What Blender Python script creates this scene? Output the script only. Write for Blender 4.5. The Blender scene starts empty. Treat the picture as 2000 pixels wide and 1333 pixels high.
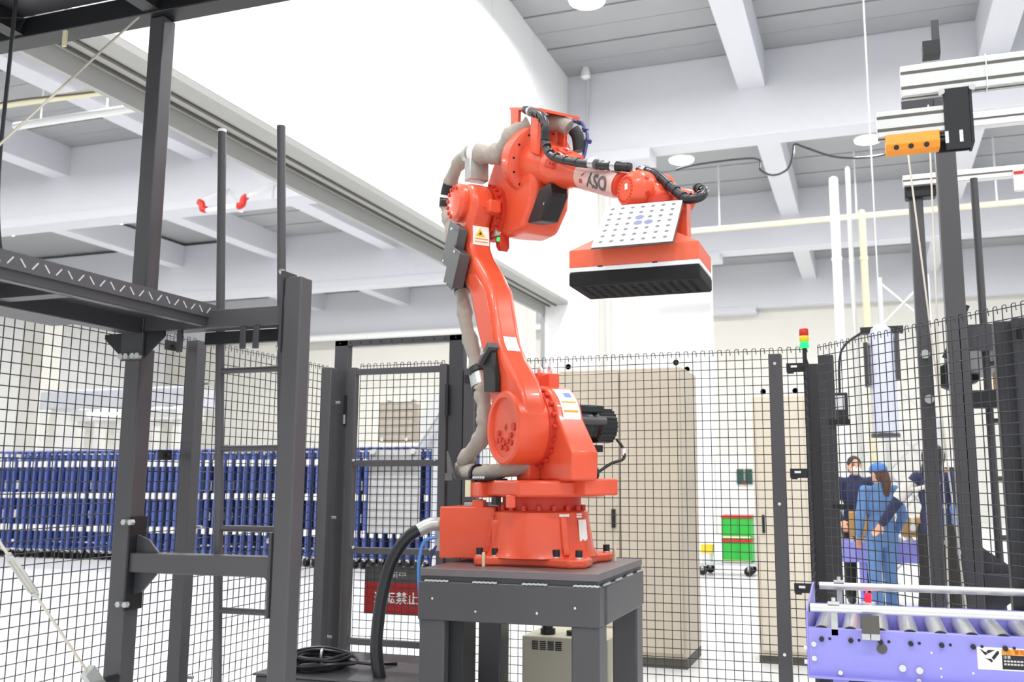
import bpy, bmesh, math, random
from mathutils import Matrix, Vector, Euler
random.seed(7)
S = bpy.context.scene
COL = S.collection
R = math.radians

# ------------------------------------------------------------------ camera
# world: x runs along the back fence, y runs along the side fence (away from the camera), z up
cam_d = bpy.data.cameras.new('camera')
cam = bpy.data.objects.new('camera', cam_d); COL.objects.link(cam)
cam.location = (0, 0, 1.5)
cam.rotation_euler = Euler((R(90 + 8.5), 0, R(18.2)), 'XYZ')
cam_d.sensor_width = 36; cam_d.lens = 36 * 1800 / 2000
cam_d.shift_x = -0.05
cam_d.clip_end = 200
cam_d.dof.use_dof = True
cam_d.dof.focus_distance = 4.5
cam_d.dof.aperture_fstop = 3.2
S.camera = cam

# ------------------------------------------------------------------ world / light / exposure
w = bpy.data.worlds.new('world'); S.world = w; w.use_nodes = True
w.node_tree.nodes['Background'].inputs[0].default_value = (0.94, 0.97, 1.0, 1)
w.node_tree.nodes['Background'].inputs[1].default_value = 0.8
S.view_settings.view_transform = 'Standard'
S.view_settings.look = 'None'
S.view_settings.exposure = 0.5
S.view_settings.gamma = 1.0
S.view_settings.use_curve_mapping = False
LAMP_POWER = 115.0
S.cycles.use_adaptive_sampling = True; S.cycles.adaptive_threshold = 0.04
S.cycles.max_bounces = 4; S.cycles.diffuse_bounces = 3; S.cycles.glossy_bounces = 3; S.cycles.transparent_max_bounces = 6

# ------------------------------------------------------------------ materials
def lin(c):
    return tuple(((v/255)/12.92 if v/255 <= .04045 else ((v/255+.055)/1.055)**2.4) for v in c)
def mat(name, rgb, rough=.5, metal=0, var=.06, scale=6, bump=0, bscale=60, emit=None, alpha=1, spec=.5, trans=0, coat=0):
    m = bpy.data.materials.new(name); m.use_nodes = True
    nt = m.node_tree; b = nt.nodes['Principled BSDF']
    c = lin(rgb)
    b.inputs['Roughness'].default_value = rough; b.inputs['Metallic'].default_value = metal
    b.inputs['Specular IOR Level'].default_value = spec
    b.inputs['Coat Weight'].default_value = coat
    if var > 0:
        tc = nt.nodes.new('ShaderNodeTexCoord'); nz = nt.nodes.new('ShaderNodeTexNoise'); nz.inputs['Scale'].default_value = scale
        nz.inputs['Detail'].default_value = 4
        mr = nt.nodes.new('ShaderNodeMapRange'); mr.inputs['To Min'].default_value = 1-var; mr.inputs['To Max'].default_value = 1+var
        mx = nt.nodes.new('ShaderNodeMix'); mx.data_type = 'RGBA'; mx.blend_type = 'MULTIPLY'; mx.inputs[0].default_value = 1
        mx.inputs[6].default_value = (*c, 1)
        nt.links.new(tc.outputs['Object'], nz.inputs['Vector']); nt.links.new(nz.outputs['Fac'], mr.inputs['Value'])
        nt.links.new(mr.outputs[0], mx.inputs[7]); nt.links.new(mx.outputs[2], b.inputs['Base Color'])
    else:
        b.inputs['Base Color'].default_value = (*c, 1)
    if bump:
        tc2 = nt.nodes.new('ShaderNodeTexCoord'); n2 = nt.nodes.new('ShaderNodeTexNoise'); n2.inputs['Scale'].default_value = bscale
        bp = nt.nodes.new('ShaderNodeBump'); bp.inputs['Strength'].default_value = bump; bp.inputs['Distance'].default_value = .01
        nt.links.new(tc2.outputs['Object'], n2.inputs['Vector']); nt.links.new(n2.outputs['Fac'], bp.inputs['Height'])
        nt.links.new(bp.outputs[0], b.inputs['Normal'])
    if emit:
        b.inputs['Emission Color'].default_value = (*lin(rgb), 1); b.inputs['Emission Strength'].default_value = emit
    if alpha < 1: b.inputs['Alpha'].default_value = alpha
    if trans: b.inputs['Transmission Weight'].default_value = trans
    return m
M = {}
M['orange'] = mat('robot_orange', (230, 88, 56), .32, var=.03, scale=3, coat=.15)
M['orange_dk'] = mat('robot_orange_cast_and_shade', (205, 58, 36), .5, var=.08, scale=9)  # darker orange for castings and bolts; on the slew ring it is painted shade
M['box_orange'] = mat('gripper_orange', (226, 100, 70), .45, var=.02)
M['steel'] = mat('dark_painted_steel', (76, 75, 78), .35, var=.08, scale=5)
M['steel2'] = mat('charcoal_steel', (62, 62, 66), .4, var=.08, scale=5)
M['wire'] = mat('fence_wire', (52, 53, 58), .35, var=0)
M['black'] = mat('black_plastic', (26, 27, 29), .45, var=.1)
M['motor'] = mat('motor_black', (34, 36, 38), .3, var=.1)
M['foam'] = mat('black_foam', (30, 30, 31), .95, var=.15, scale=80, bump=.4, bscale=300)
M['foamhole'] = mat('foam_hole', (12, 12, 12), .95, var=0)
M['white'] = mat('white_paint', (240, 240, 240), .5, var=.02)
M['board'] = mat('white_board', (250, 250, 250), .35, var=0)
M['dot'] = mat('grey_dot', (104, 104, 110), .5, var=0)
M['dotb'] = mat('blue_grey_dot', (118, 122, 160), .5, var=0)
M['wall'] = mat('white_wall', (243, 243, 242), .75, var=.015, scale=1.5)
M['cream'] = mat('cream_wall', (226, 224, 216), .8, var=.03, scale=1)
M['beam'] = mat('pale_beam', (216, 217, 223), .7, var=.02)
M['deck'] = mat('ceiling_deck', (162, 164, 166), .6, var=.06, scale=2)
M['soffit'] = mat('grey_soffit', (168, 168, 165), .6, var=.04)
M['floor'] = mat('white_floor', (236, 236, 236), .28, var=.03, scale=.8)
M['alu'] = mat('aluminium', (222, 222, 220), .35, metal=.6, var=.03)
M['chrome'] = mat('bright_steel', (215, 215, 215), .25, metal=.9, var=.03)
M['galv'] = mat('galvanised', (196, 200, 196), .4, metal=.6, var=.1, scale=30)
M['slot'] = mat('dark_slot', (92, 90, 84), .7, var=0)
M['sensor'] = mat('sensor_orange', (240, 150, 30), .45, var=.02)
M['sleeve'] = mat('grey_fabric_sleeve', (166, 158, 148), .85, var=.12, scale=14, bump=.7, bscale=28)
M['conduit'] = mat('black_conduit', (38, 39, 43), .35, var=.1)
M['beige'] = mat('beige_cabinet', (196, 186, 168), .5, var=.03, scale=2)
M['beige2'] = mat('pale_beige_cabinet', (222, 213, 195), .5, var=.02)
M['green'] = mat('green_crate', (40, 178, 58), .5, var=.05)
M['red'] = mat('red_plastic', (200, 40, 30), .45, var=.03)
M['redsign'] = mat('red_sign', (178, 22, 18), .5, var=.04)
M['signdark'] = mat('dark_sign', (84, 84, 84), .6, var=.03)
M['yellow'] = mat('yellow_plastic', (240, 205, 40), .5, var=.03)
M['blue'] = mat('blue_frame', (78, 95, 158), .45, var=.06)
M['blue_dk'] = mat('blue_panel', (50, 62, 114), .55, var=.08)
M['pad'] = mat('white_pad', (240, 240, 236), .6, var=.02)
M['purple'] = mat('purple_conveyor', (150, 147, 226), .35, var=.02)
M['purple_dk'] = mat('purple_inner', (96, 92, 190), .45, var=.02)
M['roller'] = mat('roller_steel', (205, 207, 208), .3, metal=.75, var=.03)
M['rubber'] = mat('black_rubber', (22, 22, 22), .7, var=.05)
M['cardboard'] = mat('cardboard', (190, 148, 92), .8, var=.05)
M['skin'] = mat('skin', (226, 172, 140), .55, var=.03)
M['hair'] = mat('dark_hair', (40, 32, 28), .6, var=.2, scale=30)
M['hairb'] = mat('brown_hair', (92, 58, 42), .6, var=.2, scale=30)
M['navy'] = mat('navy_cloth', (44, 50, 84), .85, var=.12, scale=12, bump=.3, bscale=25)
M['coverall'] = mat('blue_coverall', (98, 134, 184), .85, var=.12, scale=10, bump=.3, bscale=20)
M['capblue'] = mat('blue_cap', (80, 128, 196), .8, var=.05)
M['darkcloth'] = mat('dark_trousers', (44, 42, 38), .85, var=.12, scale=12, bump=.3)
M['helmet'] = mat('white_helmet', (244, 244, 244), .3, var=0)
M['stripe'] = mat('grey_white_stripe', (214, 212, 206), .7, var=.05)
M['eye'] = mat('eye_dark', (30, 22, 20), .3, var=0)
M['ledr'] = mat('red_led', (235, 20, 40), .3, emit=2, var=0)
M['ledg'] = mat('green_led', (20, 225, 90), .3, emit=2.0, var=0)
M['lampglow'] = mat('lamp_glow', (255, 255, 255), .3, emit=30, var=0)
M['signw'] = mat('print_white', (250, 248, 245), .6, var=0)
M['ink'] = mat('print_black', (35, 33, 36), .6, var=0)
M['inkgrey'] = mat('print_grey', (96, 92, 96), .6, var=0)
M['warny'] = mat('print_yellow', (240, 205, 30), .5, var=0)
M['warno'] = mat('print_orange', (240, 160, 40), .5, var=0)
M['inkblue'] = mat('print_blue', (110, 140, 195), .6, var=0)
M['clearlab'] = mat('clear_label_film', (248, 226, 218), .15, var=0, alpha=.62)
M['airblue'] = mat('blue_air_hose', (90, 150, 225), .3, var=.05)
M['cableblue'] = mat('dark_blue_cable', (60, 62, 120), .45, var=.05)
M['ivory'] = mat('ivory_cable', (232, 226, 190), .6, var=.04)
M['ctrl'] = mat('controller_beige', (198, 192, 172), .5, var=.03)
M['greensign'] = mat('green_board', (28, 70, 62), .6, var=.05)
M['grey'] = mat('light_grey_metal', (196, 198, 204), .4, var=.04)
M['ductgrey'] = mat('duct_grey', (206, 210, 228), .4, var=.03)
M['rod'] = mat('tie_rod_steel', (212, 206, 192), .4, metal=.3, var=.1)
M['plate'] = mat('worn_steel_plate', (118, 110, 112), .35, metal=.3, var=.2, scale=8)
M['coverg'] = mat('dark_grey_cover', (84, 85, 86), .4, var=.06)

# ------------------------------------------------------------------ mesh builder
ROOT = {}
class MB:
    def __init__(s, xf=None): s.v = []; s.f = []; s.xf = xf
    def add(s, vs, fs):
        n = len(s.v)
        s.v += [tuple(v) for v in vs]
        s.f += [tuple(i+n for i in f) for f in fs]
        return s
    def box(s, x0, x1, y0, y1, z0, z1):
        return s.add([(x0,y0,z0),(x1,y0,z0),(x1,y1,z0),(x0,y1,z0),(x0,y0,z1),(x1,y0,z1),(x1,y1,z1),(x0,y1,z1)],
                     [(0,3,2,1),(4,5,6,7),(0,1,5,4),(1,2,6,5),(2,3,7,6),(3,0,4,7)])
    def obox(s, c, size, rot=None):
        m = Matrix.Translation(Vector(c)) @ (rot.to_4x4() if rot else Matrix.Identity(4))
        hx, hy, hz = (q/2 for q in size)
        P = [(-hx,-hy,-hz),(hx,-hy,-hz),(hx,hy,-hz),(-hx,hy,-hz),(-hx,-hy,hz),(hx,-hy,hz),(hx,hy,hz),(-hx,hy,hz)]
        return s.add([m @ Vector(p) for p in P], [(0,3,2,1),(4,5,6,7),(0,1,5,4),(1,2,6,5),(2,3,7,6),(3,0,4,7)])
    def bar(s, p0, p1, wx, wy, up=(0,0,1)):
        p0, p1 = Vector(p0), Vector(p1); d = (p1-p0); L = d.length; d.normalize()
        u = Vector(up)
        if abs(d.dot(u)) > .95: u = Vector((1,0,0))
        sd = d.cross(u).normalized(); u2 = sd.cross(d)
        rot = Matrix((sd, d, u2)).transposed()
        return s.obox((p0+p1)/2, (wx, L, wy), rot)
    def frame(s, d):
        d = Vector(d).normalized()
        u = Vector((0,0,1)) if abs(d.z) < .9 else Vector((1,0,0))
        a = d.cross(u).normalized(); b = a.cross(d)
        return a, b
    def cyl(s, p0, p1, r0, r1=None, n=16):
        if r1 is None: r1 = r0
        p0, p1 = Vector(p0), Vector(p1); a, b = s.frame(p1-p0)
        vs = []
        for p, r in ((p0,r0),(p1,r1)):
            for i in range(n):
                t = 2*math.pi*i/n; vs.append(p + (a*math.cos(t)+b*math.sin(t))*r)
        fs = [(i, (i+1)%n, n+(i+1)%n, n+i) for i in range(n)] + [tuple(range(n))[::-1], tuple(range(n, 2*n))]
        return s.add(vs, fs)
    def lathe(s, o, axis, prof, n=24, a0=0, a1=2*math.pi, ref=None):
        o = Vector(o); d = Vector(axis).normalized(); a, b = s.frame(d)
        if ref is not None:
            a = (Vector(ref) - d*Vector(ref).dot(d)).normalized(); b = d.cross(a)
        full = abs(a1-a0-2*math.pi) < 1e-6; k = n if full else n+1
        vs = []
        for r, h in prof:
            for i in range(k):
                t = a0+(a1-a0)*i/n; vs.append(o + d*h + (a*math.cos(t)+b*math.sin(t))*r)
        fs = []
        for j in range(len(prof)-1):
            for i in range(n):
                i2 = (i+1) % k
                fs.append((j*k+i, j*k+i2, (j+1)*k+i2, (j+1)*k+i))
        if full:
            fs.append(tuple(range(k))[::-1]); fs.append(tuple(range((len(prof)-1)*k, len(prof)*k)))
        return s.add(vs, fs)
    def tube(s, pts, r, n=8, smooth=0):
        P = [Vector(p) for p in pts]
        if smooth:
            Q = []
            for i in range(len(P)-1):
                p0 = P[max(i-1,0)]; p1 = P[i]; p2 = P[i+1]; p3 = P[min(i+2,len(P)-1)]
                for k in range(smooth):
                    t = k/smooth
                    Q.append(.5*((2*p1)+(p2-p0)*t+(2*p0-5*p1+4*p2-p3)*t*t+(-p0+3*p1-3*p2+p3)*t**3))
            Q.append(P[-1]); P = Q
        m = len(P)
        rr = r if callable(r) else (lambda t: r)
        T = []
        for i in range(m):
            T.append((P[min(i+1,m-1)]-P[max(i-1,0)]).normalized())
        a, b = s.frame(T[0]); vs = []
        for i in range(m):
            a = (a - T[i]*a.dot(T[i])).normalized(); b = T[i].cross(a)
            q = rr(i/(m-1))
            for k in range(n):
                t = 2*math.pi*k/n; vs.append(P[i]+(a*math.cos(t)+b*math.sin(t))*q)
        fs = [(i*n+k, i*n+(k+1)%n, (i+1)*n+(k+1)%n, (i+1)*n+k) for i in range(m-1) for k in range(n)]
        fs += [tuple(range(n))[::-1], tuple(range((m-1)*n, m*n))]
        return s.add(vs, fs)
    def prism(s, poly, y0, y1, mp=None):
        # poly in (x, z), extruded along y
        n = len(poly)
        ar = sum(poly[i][0]*poly[(i+1)%n][1]-poly[(i+1)%n][0]*poly[i][1] for i in range(n))
        if ar < 0: poly = poly[::-1]
        vs = [(p[0], y0, p[1]) for p in poly] + [(p[0], y1, p[1]) for p in poly]
        if mp: vs = [mp(*v) for v in vs]
        fs = [tuple(range(n)), tuple(range(n, 2*n))[::-1]] + [(i, n+i, n+(i+1)%n, (i+1)%n) for i in range(n)]
        return s.add(vs, fs)
    def prismz(s, poly, z0, z1):
        n = len(poly)
        ar = sum(poly[i][0]*poly[(i+1)%n][1]-poly[(i+1)%n][0]*poly[i][1] for i in range(n))
        if ar < 0: poly = poly[::-1]
        vs = [(p[0], p[1], z0) for p in poly] + [(p[0], p[1], z1) for p in poly]
        fs = [tuple(range(n))[::-1], tuple(range(n, 2*n))] + [(i, (i+1)%n, n+(i+1)%n, n+i) for i in range(n)]
        return s.add(vs, fs)
    def ball(s, c, r, nu=14, nv=9, rot=None):
        if not hasattr(r, '__len__'): r = (r, r, r)
        c = Vector(c); vs = []
        for j in range(1, nv):
            ph = math.pi*j/nv
            for i in range(nu):
                t = 2*math.pi*i/nu
                q = Vector((r[0]*math.sin(ph)*math.cos(t), r[1]*math.sin(ph)*math.sin(t), r[2]*math.cos(ph)))
                vs.append(c + (rot @ q if rot else q))
        top = len(vs); q = Vector((0,0,r[2])); vs.append(c + (rot @ q if rot else q)); vs.append(c - (rot @ q if rot else q))
        fs = [(j*nu+i, (j+1)*nu+i, (j+1)*nu+(i+1)%nu, j*nu+(i+1)%nu) for j in range(nv-2) for i in range(nu)]
        fs += [(top, i, (i+1)%nu) for i in range(nu)] + [(top+1, (nv-2)*nu+(i+1)%nu, (nv-2)*nu+i) for i in range(nu)]
        return s.add(vs, fs)
    def build(s, name, m, parent=None, bevel=0, smooth=True, label=None, kind=None, seg=2):
        vs = s.v
        if s.xf is not None: vs = [s.xf @ Vector(v) for v in vs]
        if parent is not None:
            inv = ROOT[parent.name].inverted(); vs = [inv @ Vector(v) for v in vs]
        me = bpy.data.meshes.new(name); me.from_pydata([tuple(v) for v in vs], [], s.f); me.update()
        o = bpy.data.objects.new(name, me); COL.objects.link(o)
        me.materials.append(M[m])
        if smooth:
            me.shade_smooth(); me.set_sharp_from_angle(angle=R(38))
        if bevel:
            b = o.modifiers.new('bevel', 'BEVEL'); b.width = bevel; b.segments = seg; b.limit_method = 'ANGLE'; b.angle_limit = R(40)
            b.harden_normals = False
        if parent is not None:
            o.parent = parent; ROOT[o.name] = ROOT[parent.name]
        else:
            ROOT[o.name] = Matrix.Identity(4)
        if label: o['label'] = label
        if kind: o['kind'] = kind
        return o
def thing(name, label, cat, loc=(0,0,0), rotz=0, group=None):
    o = bpy.data.objects.new(name, None); COL.objects.link(o); o.empty_display_size = .1
    o.location = loc; o.rotation_euler = (0,0,rotz)
    o['label'] = label; o['category'] = cat
    if group: o['group'] = group
    ROOT[o.name] = Matrix.Translation(Vector(loc)) @ Matrix.Rotation(rotz, 4, 'Z')
    return o
def tag(o, label, cat, group=None):
    o['label'] = label; o['category'] = cat
    if group: o['group'] = group
    return o
def clone(o, parent=None, loc=None):
    c = o.copy(); COL.objects.link(c); c.parent = parent
    if loc is not None: c.location = loc
    for ch in list(o.children): clone(ch, c)
    return c
def text_mesh(txt, size, extrude=.0, bold=0):
    cu = bpy.data.curves.new('t', 'FONT'); cu.body = txt; cu.size = size; cu.align_x = 'CENTER'; cu.align_y = 'CENTER'; cu.extrude = extrude
    cu.resolution_u = 3; pass
    ob = bpy.data.objects.new('t', cu); COL.objects.link(ob)
    dg = bpy.context.evaluated_depsgraph_get(); dg.update()
    me = ob.evaluated_get(dg).to_mesh()
    vs = [v.co.copy() for v in me.vertices]; fs = [tuple(p.vertices) for p in me.polygons]
    ob.evaluated_get(dg).to_mesh_clear()
    bpy.data.objects.remove(ob); bpy.data.curves.remove(cu)
    if bold:                                  # heavier strokes
        V0, F0 = list(vs), list(fs)
        for q, (dx, dy) in enumerate(((bold,0),(-bold,0),(0,bold),(0,-bold)), 1):
            n = len(vs); vs = vs + [v+Vector((dx,dy,q*.0003)) for v in V0]; fs = fs + [tuple(i+n for i in f) for f in F0]
    return vs, fs

# ------------------------------------------------------------------ room shell
b = MB().box(-40, 14, -14, 36, -.1, 0); o = b.build('floor', 'floor', smooth=False); o['kind'] = 'structure'
GY = (7.6, 16.1, 24.6, 33.1); JX = [-21.7, -17.7, -13.7, -9.7, -5.7, -1.7, 2.3, 6.3, 10.3]
CZ = 9.2
ceil = MB().box(-40, 14, -3, 36, CZ+.12, CZ+.2).build('ceiling', 'deck', smooth=False); ceil['kind'] = 'structure'
# girders across the hall and joists between them
for gy in GY:
    MB().box(-40, 14, gy, gy+.55, 7.6, CZ+.02).build('girder', 'beam', ceil, bevel=.02, smooth=False)
    if gy > 10:
        MB().box(-40, -3.6, gy-.02, gy+.57, 7.4, 7.62).build('girder_haunch', 'beam', ceil, smooth=False)
ya = -2.5
for gi, gy in enumerate(GY):
    for x in JX:
        MB().box(x-.24, x+.24, ya, gy, 8.5, CZ+.02).build('joist', 'beam', ceil, smooth=False)
    ya = gy + .55
# metal deck strips between joists, each its own sheet
pan = None
for gi in range(1, 4):
    y0 = GY[gi-1]+.55; y1 = GY[gi]; n = 13; pw = (y1-y0)/n
    for xi in range(1, len(JX)-1):
        for k in range(n):
            if gi == 1 and (k < 6 or xi > 6): continue
            if pan is None:
                pan = MB().box(-1.76, 1.76, .012, .59, 0, .05).build('deck_panel', 'deck', ceil, smooth=False); p = pan
            else:
                p = pan.copy(); COL.objects.link(p); p.parent = ceil
            p.location = (JX[xi]+2.0, y0+k*pw, CZ - (.012 if k % 2 else 0))
# hanging white partition wall on the left, built of panels, with the grey door-head under it
wl = MB().box(-5.5, -5.3, -3, 16.1, 4.78, CZ).build('wall_left', 'wall', smooth=False); wl['kind'] = 'structure'
for k in range(10):
    y0 = -2.9+k*1.9
    MB().box(-5.3, -5.2, y0+.004, y0+1.896, 4.785, CZ).build('wall_panel', 'wall', wl, smooth=False)
hd = MB().box(-5.66, -5.2, -3, 16.1, 4.72, 4.78).build('trim_1', 'soffit', smooth=False); hd['kind'] = 'structure'
MB().box(-5.45, -5.42, -3, 16.1, 4.70, 4.72).build('door_track', 'slot', hd, smooth=False)
MB().box(-5.58, -5.56, -3, 16.1, 4.69, 4.72).build('door_track', 'slot', hd, smooth=False)
MB().box(-5.72, -5.66, -3, 16.1, 4.55, 4.80).build('door_guide', 'soffit', hd, smooth=False)
# column at the partition's end, far walls
c = MB().box(-5.66, -4.62, 16.1, 16.9, 0, 7.6).build('wall_column', 'wall', bevel=.01, smooth=False); c['kind'] = 'structure'
MB().box(-4.62, -4.05, 16.25, 16.8, 0, 7.6).build('pilaster', 'cream', c, smooth=False)
MB().cyl((-4.45, 16.2, 0), (-4.45, 16.2, 7.6), .04).build('downpipe', 'white', c)
MB().box(-5.74, -5.66, 16.1, 16.9, 0, 4.72).build('door_jamb', 'soffit', c, smooth=False)
c = MB().box(-7.5, -3.95, 25.0, 25.5, 0, CZ).build('wall_far', 'wall', smooth=False); c['kind'] = 'structure'
c = MB().box(-40, 14, 33.7, 34.0, 0, CZ).build('wall_back', 'cream', smooth=False); c['kind'] = 'structure'
c = MB().box(-30.3, -30, -3, 33.7, 0, CZ).build('wall_side', 'wall', smooth=False); c['kind'] = 'structure'
c = MB().box(-28.2, -27.2, 24.6, 25.4, 0, 7.6).build('wall_pillar', 'cream', bevel=.02, smooth=False); c['kind'] = 'structure'
c = MB().box(-10.2, -9.2, 24.6, 25.4, 0, 7.6).build('wall_pier', 'cream', bevel=.02, smooth=False); c['kind'] = 'structure'

# ------------------------------------------------------------------ ceiling lamps
LAMPS = []
for x in (-23.7, -19.7, -15.7, -11.7, -7.7, -3.7, .3, 4.3):
    for y in (12.4, 19.8, 28.2): LAMPS.append((x, y))
for x in (-11.7, -7.7, -3.7, .3, 4.3):
    for y in (4.8, -.5): LAMPS.append((x, y))
names = {(-3.7,19.8): 'lit round high-bay lamp glowing past the robot wrist', (-3.7,12.4): 'lit high-bay lamp at the top edge near the white wall',
         (-19.7,19.8): 'lit lamp beside the tall grey post in the left bay', (-15.7,12.4): 'lit lamp at the left edge under the dark canopy'}
ORD = ['first','second','third','fourth','fifth','sixth','seventh','eighth']
ROWN = {12.4:'nearest', 19.8:'middle', 28.2:'farthest', 4.8:'overhead', -.5:'rearmost'}
for (x, y) in LAMPS:
    row = sorted(q[0] for q in LAMPS if q[1] == y)
    nm = names.get((x, y), ORD[row.index(x)] + ' white high-bay lamp from the left in the ' + ROWN[y] + ' ceiling row')
    t = thing('ceiling_lamp', nm, 'lamp', (x, y, 8.62), 0, 'high-bay lamps')
    MB().lathe((x, y, 8.62), (0,0,1), [(.1,.0),(.28,.0),(.29,.03),(.14,.1),(.07,.16),(.04,.2)], 20).build('housing', 'white', t)
    MB().lathe((x, y, 8.60), (0,0,1), [(.27,0),(.27,.018)], 20).build('lens', 'lampglow', t)
    MB().cyl((x, y, 8.8), (x, y, CZ), .012, n=6).build('hanger', 'galv', t)
    ld = bpy.data.lights.new('lamp_light', 'AREA'); ld.shape = 'DISK'; ld.size = .5; ld.energy = LAMP_POWER; ld.color = (1, .99, .97)
    lo = bpy.data.objects.new('lamp_light', ld); COL.objects.link(lo); lo.parent = t; lo.location = (0, 0, -.05)

# ------------------------------------------------------------------ fences
def mesh_panel(p0, p1, z0, z1, name, parent, pitch=.05, r=.0024, hooks=True, side=-1):
    p0 = Vector((p0[0], p0[1], 0)); p1 = Vector((p1[0], p1[1], 0)); d = p1-p0; L = d.length; d.normalize()
    nrm = Vector((d.y, -d.x, 0)) * side
    b = MB(); n = int(round(L/pitch)); nz = int(round((z1-z0)/pitch))
    for i in range(n+1):
        q = p0 + d*min(i*pitch, L)
        b.cyl(q+Vector((0,0,z0)), q+Vector((0,0,z1)), r, n=5)
        if hooks:
            b.tube([q+Vector((0,0,z1-.002)), q+d*.006+Vector((0,0,z1+.004)), q+d*.020+Vector((0,0,z1+.003)), q+d*.024+Vector((0,0,z1-.03))], r, n=4)
    for k in range(nz+1):
        z = z1-.012-k*pitch
        if z < z0: break
        b.cyl(p0+nrm*.0038+Vector((0,0,z)), p1+nrm*.0038+Vector((0,0,z)), r, n=5)
    o = b.build(name, 'wire', parent, smooth=True); o['kind'] = 'stuff'
    return o
TOP = 2.248
lf = thing('safety_fence', 'dark wire mesh fence on the left, behind the grey ladder frame', 'fence', (-3.43, 4.0, 0))
mesh_panel((-3.43, 1.9), (-3.43, 4.05), .12, TOP, 'wire_mesh', lf, side=1)
mesh_panel((-3.43, 4.14), (-3.43, 5.36), .12, TOP, 'wire_mesh', lf, side=1)
for y in (1.9, 4.0, 5.28):
    MB().box(-3.40, -3.33, y-.035, y+.035, 0, 2.225).build('post', 'steel', lf, bevel=.004)
    MB().box(-3.46, -3.26, y-.08, y+.08, 0, .012).build('foot_plate', 'steel', lf)
    for z in (.5, 1.25, 2.0):
        MB().cyl((-3.40, y+.05, z), (-3.31, y+.05, z), .009, n=8).build('bolt', 'galv', lf)
for z in (2.185, 1.62):
    MB().box(-3.425, -3.415, 3.83, 3.92, z-.025, z+.025).cyl((-3.42,3.88,z),(-3.40,3.88,z),.009,n=8).build('mesh_clamp', 'black', lf)
bf = thing('safety_fence', 'dark wire mesh fence behind the robot, from gate to corner posts', 'fence', (-1.4, 5.42, 0))
mesh_panel((-2.42, 5.42), (-.33, 5.42), .12, TOP, 'wire_mesh', bf, side=1)
MB().box(-.52, -.447, 5.34, 5.40, 0, 2.207).build('post', 'steel', bf, bevel=.003)
for z in (.55, 1.36, 2.15): MB().cyl((-.484, 5.34, z), (-.484, 5.333, z), .009, n=10).build('bolt', 'chrome', bf)
for z in (.36, .9, 1.53, 2.13):
    MB().box(-.425, -.33, 5.395, 5.405, z-.026, z+.026).box(-.42, -.385, 5.385, 5.41, z-.034, z-.012).build('mesh_clamp', 'black', bf)
    MB().box(-.40, -.365, 5.392, 5.396, z, z+.013).build('clamp_slot', 'white', bf)
MB().box(-2.44, -2.37, 5.38, 5.46, 0, 2.2).build('post', 'steel', bf, bevel=.004)
for z in (2.13, 1.2): MB().box(-2.43, -2.33, 5.37, 5.40, z-.025, z+.025).build('mesh_clamp', 'black', bf)
mesh_panel((-.33, 5.42), (-.33, 5.80), .12, TOP-.03, 'wire_mesh', bf, side=1)
for (x, y) in ((-.29, 5.86), (-.205, 5.46)):
    MB().box(x-.045, x+.04, y-.04, y+.04, 0, 2.2).build('post', 'steel2', bf, bevel=.005)
MB().box(-.20, -.09, 5.40, 5.41, 1.80, 1.83).build('mesh_clamp', 'black', bf)
MB().box(-.20, -.08, 5.41, 5.42, 1.33, 1.36).build('mesh_clamp', 'black', bf)
rf = thing('safety_fence', 'dark wire mesh fence angled along the right, before the people', 'fence', (.2, 4.85, 0))
A_ = Vector((-.245, 5.375)); B_ = Vector((.84, 4.07)); dd = (B_-A_).normalized()
mid = A_ + dd*1.05
mesh_panel(A_, mid, .12, TOP, 'wire_mesh', rf, r=.0026, side=1)
mesh_panel(mid, B_, 1.08, TOP, 'wire_mesh', rf, r=.0026, side=1)
for s_ in (1.24, 1.34):
    q = A_ + dd*s_ + Vector((-dd.y, dd.x))*.06
    MB().box(q.x-.04, q.x+.04, q.y-.04, q.y+.04, 0, 2.19).build('post', 'steel2', rf, bevel=.005)
q = A_+dd*1.36
for z in (2.12, 1.5): MB().obox((q.x+.03, q.y-.0, z), (.12, .02, .05), Matrix.Rotation(math.atan2(dd.y, dd.x), 3, 'Z')).build('mesh_clamp', 'black', rf)

# gate between the side fence and the back fence
gt = thing('cell_gate', 'charcoal gate frame with mesh leaf, left of the robot', 'gate', (-2.93, 5.42, 0))
for x in (-3.35, -2.50):
    MB().box(x-.05, x+.05, 5.39, 5.45, 0, 2.425).build('portal_post', 'steel2', gt, bevel=.003)
MB().box(-3.40, -2.45, 5.39, 5.45, 2.385, 2.425).build('portal_header', 'steel2', gt, bevel=.003)
for k in range(12): 
    x = -3.36+k*.078
    MB().cyl((x, 5.392, 2.405), (x, 5.386, 2.405), .006, n=8).build('header_hole', 'black', gt)
for x in (-3.25, -2.585): MB().box(x-.025, x+.025, 5.375, 5.425, .15, 2.235).build('leaf_stile', 'steel', gt, bevel=.003)
for z in (2.205, 1.60, 1.04, .47): MB().box(-3.23, -2.60, 5.38, 5.415, z-.02, z+.02).build('leaf_rail', 'steel', gt, bevel=.003)
mesh_panel((-3.22, 5.43), (-2.61, 5.43), .2, 2.26, 'wire_mesh', gt, side=1)
MB().box(-2.56, -2.54, 5.36, 5.38, 1.9, 2.1).build('hinge', 'black', gt); MB().box(-3.305, -3.29, 5.37, 5.39, 1.85, 2.05).build('hinge', 'black', gt)
MB().box(-3.302, -3.288, 5.365, 5.37, 1.86, 1.92).build('latch', 'galv', gt)
for (x, z) in ((-3.22,1.62),(-2.63,1.62),(-3.2,1.06),(-2.65,1.06)): MB().cyl((x,5.38,z),(x,5.372,z),.009,n=8).build('bolt', 'chrome', gt)
o = thing('enclosure_box', 'pale grey control box hung high behind the gate mesh', 'box', (-2.95, 5.49, 1.73))
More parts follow.
